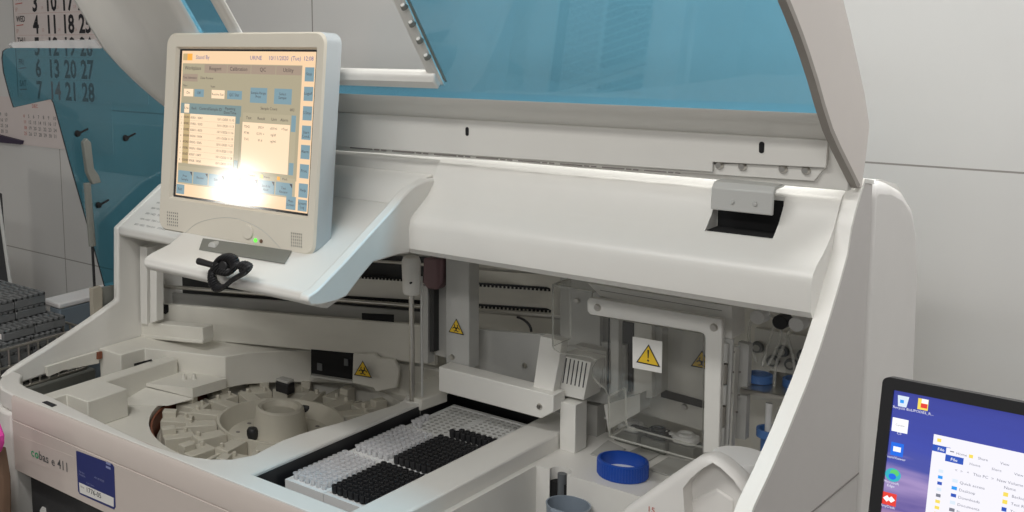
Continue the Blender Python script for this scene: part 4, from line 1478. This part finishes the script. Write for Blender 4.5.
# grid: columns of dates; rows of weekdays
rows_z = {}
r4 = cl(37, 33); r3 = cl(37, 11)
dz = r3.z - r4.z
cxs = [cl(37, 33).x, cl(51, 33).x, cl(69, 32).x, cl(86, 30).x]
dx = (cxs[3] - cxs[0]) / 3
names = ['SUN', 'MON', 'TUE', 'WED', 'THU', 'FRI', 'SAT']
first = [1, 2, 3, 4, 5, 6, 7]
hgt = dz * .74
for k, nm in enumerate(names):
    z = r4.z + (3 - k) * dz
    b.text(nm, (cl(17, 21).x, CY - .0026, z + hgt * .72), (.8, 0, 0), (0, 0, 1), hgt * .36, 'ink', bold=.015)
    b.text('IP', (cl(17, 33).x, CY - .0026, z), (1, 0, 0), (0, 0, 1), hgt * .26, 'palepink')
    b.slab([(cl(17, 25).x, CY - .0022, z + hgt * .45), (cl(24, 25).x, CY - .0022, z + hgt * .5), (cl(24, 25).x, CY - .0022, z + hgt * .56), (cl(17, 25).x, CY - .0022, z + hgt * .5)], (0, -.0003, 0), 'red')
    for w in range(5):
        d = first[k] + 7 * w
        if d > 30: continue
        xx = cxs[0] + w * dx
        red = nm == 'SUN' or d in (14,)
        b.text(str(d), (xx, CY - .0026, z), (1 * .78, 0, 0), (0, 0, 1), hgt * 1.06, 'red' if red else 'ink', True, 0, .028)
        b.text(str(10 + (d * 3) % 19), (xx + dx * .36, CY - .0026, z + hgt * .1), (1, 0, 0), (0, 0, 1), hgt * .18, 'palepink')
    b.slab([(xw + .02, CY - .0021, z - hgt * .14), (xr - .01, CY - .0021, z - hgt * .14), (xr - .01, CY - .0021, z - hgt * .12), (xw + .02, CY - .0021, z - hgt * .12)], (0, -.0002, 0), 'palepink')
b.slab([(xw - .002, CY - .0005, zb), (xw + .001, CY - .0005, zb), (xw + .001, CY - .0005, zt_top), (xw - .002, CY - .0005, zt_top)], (0, -.002, 0), 'seam')
cal = b.build('wall_calendar', None, flip=False)
tag(cal, 'large month calendar with bold black dates hanging on the left wall', 'calendar')
# smaller date pad under it
b = MB()
y2 = WY - .0004
q = [at(-20, 104, Y=y2), at(58, 97, Y=y2), at(75, 97, Y=y2), at(75, 149, Y=y2), at(-20, 138, Y=y2)]
x_0, x_1 = at(-30, 110, Y=y2).x, at(112, 110, Y=y2).x
z0_, z1_ = at(30, 145.5, Y=y2).z, zb - .001
b.slab([(x_0, y2, z0_), (x_1, y2, z0_), (x_1, y2, z1_), (x_0, y2, z1_)], (0, -.002, 0), 'calpaper')
for g in range(2):
    gx = x_0 + .05 + g * .26
    for r in range(6):
        zz = z1_ - .045 - r * .0185
        for c_ in range(7):
            d = r * 7 + c_ - 3
            if r == 0 or d < 1 or d > 31: continue
            b.text(str(d), (gx + c_ * .026, y2 - .0026, zz), (1, 0, 0), (0, 0, 1), .011, 'red' if c_ == 0 else 'greyink')
    b.text('DEC' if g else 'OCT', (gx + .05, y2 - .0026, z1_ - .03), (1, 0, 0), (0, 0, 1), .011, 'red')
pad = o = b.build('date_pad', None, flip=False)
tag(o, 'pale sheet of small month grids below the large wall calendar', 'calendar')
b = MB(); q = [at(-6, 134, Y=WY - .0148), at(21, 141, Y=WY - .0148), at(20, 144.5, Y=WY - .0148), at(-6, 142, Y=WY - .0148)]
b.slab(q, (0, .0145, 0), 'plum'); b.build('dark_strip', o)

# ------------------------------------------------------------------ left side: racks, basket, boxes
# wire basket full of racks
RX = -.33
bk_top = 1.095
SH = thing('side_cabinet', 'low grey cabinet standing at the left of the analyzer below the rack basket', 'cabinet', (-.55, .25, BENCH))
b = MB(); b.box(-.95, -.215, .0, .363, BENCH, 1.021, 'strut'); b.build('body', SH, .004)
MB().box(-.93, -.56, -.012, -.001, BENCH + .02, .965, 'plategrey').build('door', SH, .003)
MB().box(-.545, -.21, -.012, -.001, BENCH + .02, .965, 'plategrey').build('door', SH, .003)
BK = thing('wire_basket', 'wire basket holding rows of grey sample racks left of the analyzer', 'basket', (-.40, .20, 1.022))
b = MB()
bx0, bx1, by0, by1, bz0, bz1 = -.60, -.225, .05, .345, 1.0245, 1.112
def wire(a, c, r=.0025): b.cyl(a, c, r, None, 6, 'steel')
for z in (bz0, bz0 + .05, bz1):
    wire((bx0, by0, z), (bx1, by0, z), .003); wire((bx0, by1, z), (bx1, by1, z), .003); wire((bx0, by0, z), (bx0, by1, z), .003); wire((bx1, by0, z), (bx1, by1, z), .003)
b.build('rim', BK)
b = MB()
for i in range(16):
    x = bx0 + (bx1 - bx0) * i / 15
    wire((x, by0, bz0), (x, by0, bz1)); wire((x, by1, bz0), (x, by1, bz1))
for i in range(13):
    y = by0 + (by1 - by0) * i / 12
    wire((bx0, y, bz0), (bx0, y, bz1)); wire((bx1, y, bz0), (bx1, y, bz1)); wire((bx0, y, bz0), (bx1, y, bz0))
b.build('wires', BK)


def make_rack(label, group):
    t = thing('sample_rack', label, 'sample rack', (0, 0, 0), group)
    b = MB()
    L_, W2, H2 = .078, .034, .0222
    for k in range(5):   # comb of five tube bays
        pass
    b.box(-W2 / 2, W2 / 2, -L_ / 2, L_ / 2, 0, H2 * .72, 'rackgrey')
    for k in range(6):
        y = -L_ / 2 + k * (L_ - .006) / 5
        b.box(-W2 / 2, W2 / 2, y, y + .006, H2 * .72, H2, 'rackgrey')
    b.box(-W2 / 2, -W2 / 2 + .003, -L_ / 2, L_ / 2, H2 * .72, H2, 'rackgrey')
    b.box(W2 / 2 - .003, W2 / 2, -L_ / 2, L_ / 2, H2 * .72, H2, 'rackgrey')
    b.build('frame', t, .001, 1)
    b = MB()
    for k in range(5):
        y = -L_ / 2 + .006 + k * (L_ - .006) / 5
        b.box(-W2 / 2 + .0032, W2 / 2 - .0032, y + .001, y + .014, H2 * .72, H2 * .73, 'blackm')
    b.build('bays', t)
    b = MB()
    b.box(-.008, .008, -L_ / 2 - .0006, -L_ / 2, .003, .014, 'sticker')
    b.build('label', t)
    return t


rk = make_rack('x', 'x')
first_rack = [True]


def rack(x, y, z, rz, label, group):
    if first_rack[0]:
        o = rk; first_rack[0] = False
    else:
        o = dup(rk)
    o.location = (x, y, z); o.rotation_euler = (0, 0, rz)
    tag(o, label, 'sample rack', group)


# basket contents and the racks piled above it
def layer(xf, y0_, cols, z, n_, lab, grp):
    for c_ in range(cols):
        for i in range(n_):
            rack(xf - .017 - i * .0352, y0_ + c_ * .0805, z, 0, lab[c_], grp[c_])


pos = ('nearest', 'second', 'third', 'farthest')
for lv in range(4):
    layer(-.24, .098, 3, 1.0285 + lv * .0226, 9, ['grey sample rack inside the wire basket, %s row, %s layer' % (pos[k], ('bottom', 'second', 'third', 'top')[lv]) for k in range(3)],
          ['basket racks %s row layer %d' % (pos[k], lv + 1) for k in range(3)])
layer(-.25, .195, 2, 1.1195, 8, ['grey sample rack lying on top of the basket racks, nearer row', 'grey sample rack lying on top of the basket racks, farther row'], ['racks on the basket, near row', 'racks on the basket, far row'])
layer(-.30, .182, 2, 1.1425, 7, ['grey sample rack in the second highest layer of the pile, nearer row', 'grey sample rack in the second highest layer of the pile, farther row'], ['second highest racks, near row', 'second highest racks, far row'])
layer(-.30, .182, 2, 1.1655, 7, ['grey sample rack in the topmost layer of the pile, nearer row', 'grey sample rack in the topmost layer of the pile, farther row'], ['topmost racks, near row', 'topmost racks, far row'])

# pale box with blue grey side behind the racks
b = MB()
bb = thing('low_partition', 'low blue-grey partition with a white top edge between the racks and the gas strut', 'partition', (-.35, .45, BENCH))
b.box(-.375, -.337, .366, .72, .987, 1.128, 'bluegrey'); b.build('panel', bb, .002)
MB().box(-.37, -.342, .37, .71, BENCH, .9865, 'bluegrey').build('foot', bb)
b = MB(); b.box(-.40, -.335, .364, .725, 1.1285, 1.142, 'paper'); b.build('top_edge', bb, .004)
# dark stand at the far left edge with a pale rod
DS = thing('dark_stand', 'tall dark cabinet edge with a pale rod at the far left behind the racks', 'cabinet', (-1.0, .62, BENCH))
b = MB()
e0 = at(-4, 195, Y=.62); e1 = at(1, 290, Y=.62)
b.slab([(e0.x - .35, .62, e0.z + .02), (e0.x - .012, .62, e0.z + .0), (e1.x, .62, BENCH), (e1.x - .35, .62, BENCH)], (0, .03, 0), 'charcoal'); b.build('body', DS, .004)
b = MB(); b.cyl(at(-3, 190, Y=.612), at(12.5, 300, Y=.612), .005, None, 10, 'greymetal'); b.build('rod', DS)
# things in front at the lower left corner
b = MB()
CB = thing('cardboard_box', 'brown cardboard box at the lower left corner beside the analyzer', 'box', (-.2, -.1, BENCH))
q = pts([(-60, 462), (-3, 449), (2, 480), (3, 540), (-60, 540)], Y=-.08)
b.slab([(p_.x, p_.y, max(p_.z, BENCH + .0003)) for p_ in q], (0, .02, 0), 'brown'); b.build('body', CB, .004)
b = MB(); q = pts([(-40, 415), (-8, 421), (-2, 437), (-2, 446), (-5, 454), (-40, 468)], Y=-.10)
b.slab(q, (0, .015, 0), 'pink'); tag(b.build('pink_cloth', None, .004), 'bright pink cloth on the brown box at the left edge', 'cloth')

# ------------------------------------------------------------------ desktop screen at the lower right
tilt = None
q1, q2 = (883, 376), (1024, 402.5)
# depth along the optical axis about 1.07 m
d = ray(883, 376); d0 = CAM + d * 1.07
LP = d0.copy()
th2 = math.radians(9.5)
LN = Vector((0, -math.cos(th2), math.sin(th2))); LU = Vector((1, 0, 0)); LV = Vector((0, math.sin(th2), math.cos(th2)))


def lp(x, y, dd=0.): return atp(x, y, LP + LN * dd, LN)


def luv(u, v, dd=0.): return LP + LU * u + LV * v + LN * dd


lw, lh = .46, .30
DM = thing('desktop_monitor', 'black framed computer monitor showing a purple desktop and open file windows', 'monitor', luv(lw / 2, -lh - .06))
b = MB()
orr = rrect(0, lw, -lh, 0, .006)
stl = lp(893.5, 390)
iu, iv = (stl - LP).dot(LU), (stl - LP).dot(LV)
irr = rrect(iu, lw - iu, -lh + .02, iv, .001)
n = len(orr)
b.add([luv(u, v, -.012) for u, v in orr] + [luv(u, v, 0) for u, v in orr] + [luv(u, v, 0) for u, v in irr] + [luv(u, v, -.003) for u, v in irr],
      [(k * n + i, k * n + (i + 1) % n, (k + 1) * n + (i + 1) % n, (k + 1) * n + i) for k in range(3) for i in range(n)], 'black')
b.build('frame', DM, ang=25)
b = MB(); b.slab([luv(u, v, -.012) for u, v in rrect(.004, lw - .004, -lh + .004, -.004, .01)], -LN * .02, 'black'); b.build('back', DM, .006)
b = MB(); b.slab([luv(lw / 2 - .03, -lh + .05, -.033), luv(lw / 2 + .03, -lh + .05, -.033), luv(lw / 2 + .03, -lh - .10, -.033), luv(lw / 2 - .03, -lh - .10, -.033)], -LN * .015, 'black'); b.build('stand', DM, .003)
wall_ = em('desk_night', 74, 80, 150)


def sky_mat():
    m = M['desk_night']
    nt = m.node_tree
    bs = nt.nodes['Principled BSDF']
    tc = nt.nodes.new('ShaderNodeTexCoord'); mp_ = nt.nodes.new('ShaderNodeMapping')
    sep = nt.nodes.new('ShaderNodeSeparateXYZ')
    nt.links.new(tc.outputs['Generated'], sep.inputs[0])
    nz = nt.nodes.new('ShaderNodeTexNoise'); nz.inputs['Scale'].default_value = 2.2; nz.inputs['Detail'].default_value = 4
    mp_.inputs['Scale'].default_value = (1.2, 1, 5)
    nt.links.new(tc.outputs['Generated'], mp_.inputs[0]); nt.links.new(mp_.outputs[0], nz.inputs['Vector'])
    ad = nt.nodes.new('ShaderNodeMath'); ad.operation = 'MULTIPLY_ADD'; ad.inputs[1].default_value = .28; 
    nt.links.new(nz.outputs['Fac'], ad.inputs[0])
    nt.links.new(sep.outputs['Z'], ad.inputs[2])
    cr = nt.nodes.new('ShaderNodeValToRGB')
    e = cr.color_ramp.elements
    stops = [(.0, (12, 12, 26)), (.58, (16, 16, 34)), (.60, (150, 118, 150)), (.68, (186, 150, 176)), (.76, (96, 84, 150)), (.83, (160, 140, 190)), (.90, (70, 78, 160)), (1.0, (60, 72, 165)), (1.14, (54, 60, 140))]
    def lin(c):
        c /= 255
        return c / 12.92 if c <= .04045 else ((c + .055) / 1.055) ** 2.4
    e[0].position = 0; e[0].color = (*[lin(c) for c in stops[0][1]], 1)
    e[1].position = 1; e[1].color = (*[lin(c) for c in stops[-1][1]], 1)
    for p_, c in stops[1:-1]:
        x = e.new(p_ / 1.16); x.color = (*[lin(k) for k in c], 1)
    dv = nt.nodes.new('ShaderNodeMath'); dv.operation = 'DIVIDE'; dv.inputs[1].default_value = 1.16
    nt.links.new(ad.outputs[0], dv.inputs[0]); nt.links.new(dv.outputs[0], cr.inputs[0])
    nt.links.new(cr.outputs[0], bs.inputs['Emission Color'])


sky_mat()
for nme, c in dict(d_white=(250, 250, 250), d_win=(238, 236, 244), d_blue=(40, 80, 180), d_fold=(240, 215, 90), d_pink=(240, 214, 226), d_txt=(120, 122, 135), d_lbl=(225, 225, 240), d_red=(225, 60, 50), d_tv=(25, 105, 225), d_edge=(50, 175, 190), d_edgeg=(90, 200, 110), d_pale=(215, 228, 240), d_dk=(40, 42, 60), d_az=(40, 150, 235)).items():
    em(nme, *c)
b = MB()
b.add([luv(u, v, -.0028) for u, v in ((iu, -lh + .02), (lw - iu, -lh + .02), (lw - iu, iv), (iu, iv))], [(0, 1, 2, 3)], 'desk_night')
b.build('desktop_picture', DM, flip=False)
b = MB()


def lq(l, dd, key): b.add([lp(x, y, dd) for x, y in l], [list(range(len(l)))], key)


def ltext(s, x, y, h, key, center=True, dd=-.0010): b.text(s, lp(x, y, dd), LU, LV, h, key, center)


def lrect(x, y, w, h, key, dd=-.0022):      # centre pixel, size in metres
    c = lp(x, y, dd)
    b.add([c + LU * (sx_ * w / 2) + LV * (sy_ * h / 2) for sx_, sy_ in ((-1, -1), (1, -1), (1, 1), (-1, 1))], [(0, 1, 2, 3)], key)


# icons
c = lp(903, 401.5, -.0022)
b.add([c + LU * x + LV * y for x, y in ((-.0035, -.005), (.003, -.005), (.0045, .005), (-.0045, .005))], [(0, 1, 2, 3)], 'd_pale'); lrect(902, 401.5, .003, .003, 'd_az', -.002)
ltext('Recycle Bin', 902, 409.5, .0022, 'd_lbl')
lrect(923, 404.5, .008, .010, 'd_fold'); lrect(924, 406, .005, .004, 'd_red', -.002); lrect(925, 401.5, .005, .004, 'd_white', -.002); ltext('LIPODES_R...', 922, 413.5, .0022, 'd_lbl')
lrect(900, 425.5, .0125, .0125, 'd_white'); ltext('Cytom', 900, 426.3, .0018, 'd_txt'); ltext('CS', 899, 434.5, .0022, 'd_lbl')
lrect(897, 449.5, .010, .012, 'd_tv'); lrect(897, 449.3, .006, .0045, 'd_white', -.002); ltext('TeamViewer', 895, 459, .0022, 'd_lbl')
c = lp(893, 475, -.0022)
b.add([c + LU * (.0062 * math.cos(a)) + LV * (.0062 * math.sin(a)) for a in [2 * pi * k / 24 for k in range(24)]], [list(range(24))], 'd_edge')
c = lp(894.5, 473, -.0019); b.add([c + LU * (.0035 * math.cos(a)) + LV * (.0032 * math.sin(a)) for a in [2 * pi * k / 16 for k in range(16)]], [list(range(16))], 'd_edgeg')
c = lp(892.3, 476.5, -.0017); b.add([c + LU * (.003 * math.cos(a)) + LV * (.0028 * math.sin(a)) for a in [2 * pi * k / 16 for k in range(16)]], [list(range(16))], 'd_tv')
ltext('Microsoft\nEdge', 891, 483.5, .0022, 'd_lbl')
lrect(889, 499, .0115, .0115, 'd_red'); c = lp(889, 499, -.0018)
for s_ in (-.0018, .0018):
    b.add([c + LU * (s_ + x) + LV * y for x, y in ((-.003, 0), (0, -.003), (.003, 0), (0, .003))], [(0, 1, 2, 3)], 'd_white')
ltext('AnyDesk', 887.5, 507.5, .0022, 'd_lbl')
# windows
w0 = lp(934, 434, -.0024)


def win(o, w, h, dd):
    b.add([o + LU * 0 + LN * dd, o + LU * w + LN * dd, o + LU * w - LV * h + LN * dd, o - LV * h + LN * dd], [(3, 2, 1, 0)], 'd_win')


win(w0, .35, .30, 0.0)
w1 = lp(946.5, 447.5, -.0021)
win(w1, .30, .22, 0)


def wr(o, x, y, w, h, key, dd=.0003):
    p_ = o + LN * dd
    b.add([p_ + LU * x - LV * y, p_ + LU * (x + w) - LV * y, p_ + LU * (x + w) - LV * (y + h), p_ + LU * x - LV * (y + h)], [(3, 2, 1, 0)], key)


def wt(o, s, x, y, h, key='d_txt', dd=.0006): b.text(s, o + LN * dd + LU * x - LV * y, LU, LV, h, key)


wr(w0, .003, .003, .003, .003, 'd_fold'); wr(w0, 0, .009, .0135, .006, 'd_blue'); wt(w0, 'File', .004, .0135, .0026, 'd_white')
for i, s in enumerate(('Home', 'Share', 'View')): wt(w0, s, .018 + i * .016, .0135, .0022)
for i, k in enumerate(('d_pale', 'd_az', 'd_blue', 'd_pale', 'd_txt', 'd_fold', 'd_fold', 'd_fold')): wr(w0, .0065, .030 + i * .0055, .0035, .0028, k)
wr(w1, .003, .002, .003, .001, 'd_txt'); wr(w1, .017, .0015, .003, .003, 'd_fold')
wr(w1, 0, .006, .0135, .006, 'd_blue'); wt(w1, 'File', .004, .0105, .0026, 'd_white')
for i, s in enumerate(('Home', 'Share', 'View')): wt(w1, s, .018 + i * .016, .0105, .0022)
wr(w1, .060, .001, .05, .005, 'd_pink'); wt(w1, 'Drive Tools', .064, .0105, .0022)
wt(w1, '<  >   ^   This PC  >  New Volume (D:)', .008, .019, .0024)
for i, (s, k) in enumerate((('Quick access', 'd_pale'), ('Desktop', 'd_az'), ('Downloads', 'd_blue'), ('Documents', 'd_pale'), ('Pictures', 'd_txt'), ('Music', 'd_fold'))):
    wr(w1, .007, .026 + i * .0065, .004, .003, k); wt(w1, s, .0125, .029 + i * .0065, .0024)
wt(w1, 'Name', .044, .024, .0024)
for i, s in enumerate(('Backup Files', 'Test Results', 'TeamViewer', 'Reports')):
    wr(w1, .044, .027 + i * .0065, .0035, .0035, 'd_fold' if i != 2 else 'd_blue'); wt(w1, s, .050, .030 + i * .0065, .0024)
b.build('desktop_windows', DM, flip=False)

# ------------------------------------------------------------------ LIGHT
def area(name, loc, target, sx_, sy_, power, col=(1, 1, 1)):
    l = bpy.data.lights.new(name, 'AREA')
    l.shape = 'RECTANGLE'; l.size = sx_; l.size_y = sy_; l.energy = power; l.color = col
    o = bpy.data.objects.new(name, l); COL.objects.link(o)
    o.location = loc
    o.rotation_euler = (Vector(target) - Vector(loc)).to_track_quat('-Z', 'Y').to_euler()
    return o


area('ceiling_or_fill_light', (1.5, .70, 2.86), (1.5, .70, 0), 1.1, .25, 20, (1, 1, .985))
area('ceiling_or_fill_light', (.6, -1.0, 2.86), (.6, -1.0, 0), 1.2, .3, 17, (1, .985, .955))
area('ceiling_or_fill_light', (1.9, -2.2, 2.86), (1.9, -2.2, 0), 1.2, .4, 32, (1, .985, .96))  # added fill to reach under the hood, not a known ceiling lamp
# lamp far at the left whose reflection shows in the touchscreen
hp = mp(236, 190)
dv = (hp - CAM).normalized(); rf = dv - MN * (2 * dv.dot(MN))
lpz = hp + rf * 2.2
l = bpy.data.lights.new('wall_lamp', 'POINT'); l.energy = 9; l.shadow_soft_size = .09; l.color = (1, .96, .88)
o = bpy.data.objects.new('wall_lamp', l); COL.objects.link(o); o.location = lpz

w = bpy.data.worlds.new('World'); SC.world = w; w.use_nodes = True
w.node_tree.nodes['Background'].inputs[0].default_value = (1, .985, .965, 1)
w.node_tree.nodes['Background'].inputs[1].default_value = .23

# ------------------------------------------------------------------ CAMERA
cam = bpy.data.cameras.new('Camera'); co = bpy.data.objects.new('Camera', cam); COL.objects.link(co)
cam.sensor_width = 36; cam.sensor_fit = 'HORIZONTAL'; cam.lens = 36 * F / 1024
cam.shift_x = (512 - PX) / 1024; cam.shift_y = -(256 - PY) / 1024
cam.clip_start = .01
rx, ry, rz = CR[0], CR[1], CR[2]
co.matrix_world = Matrix(((rx[0], -ry[0], -rz[0], CAM.x), (rx[1], -ry[1], -rz[1], CAM.y), (rx[2], -ry[2], -rz[2], CAM.z), (0, 0, 0, 1)))
SC.camera = co
vs_ = SC.view_settings
SC.display_settings.display_device = 'sRGB'
vs_.view_transform = 'Standard'; vs_.look = 'None'; vs_.gamma = 1; vs_.exposure = .14; vs_.use_curve_mapping = False
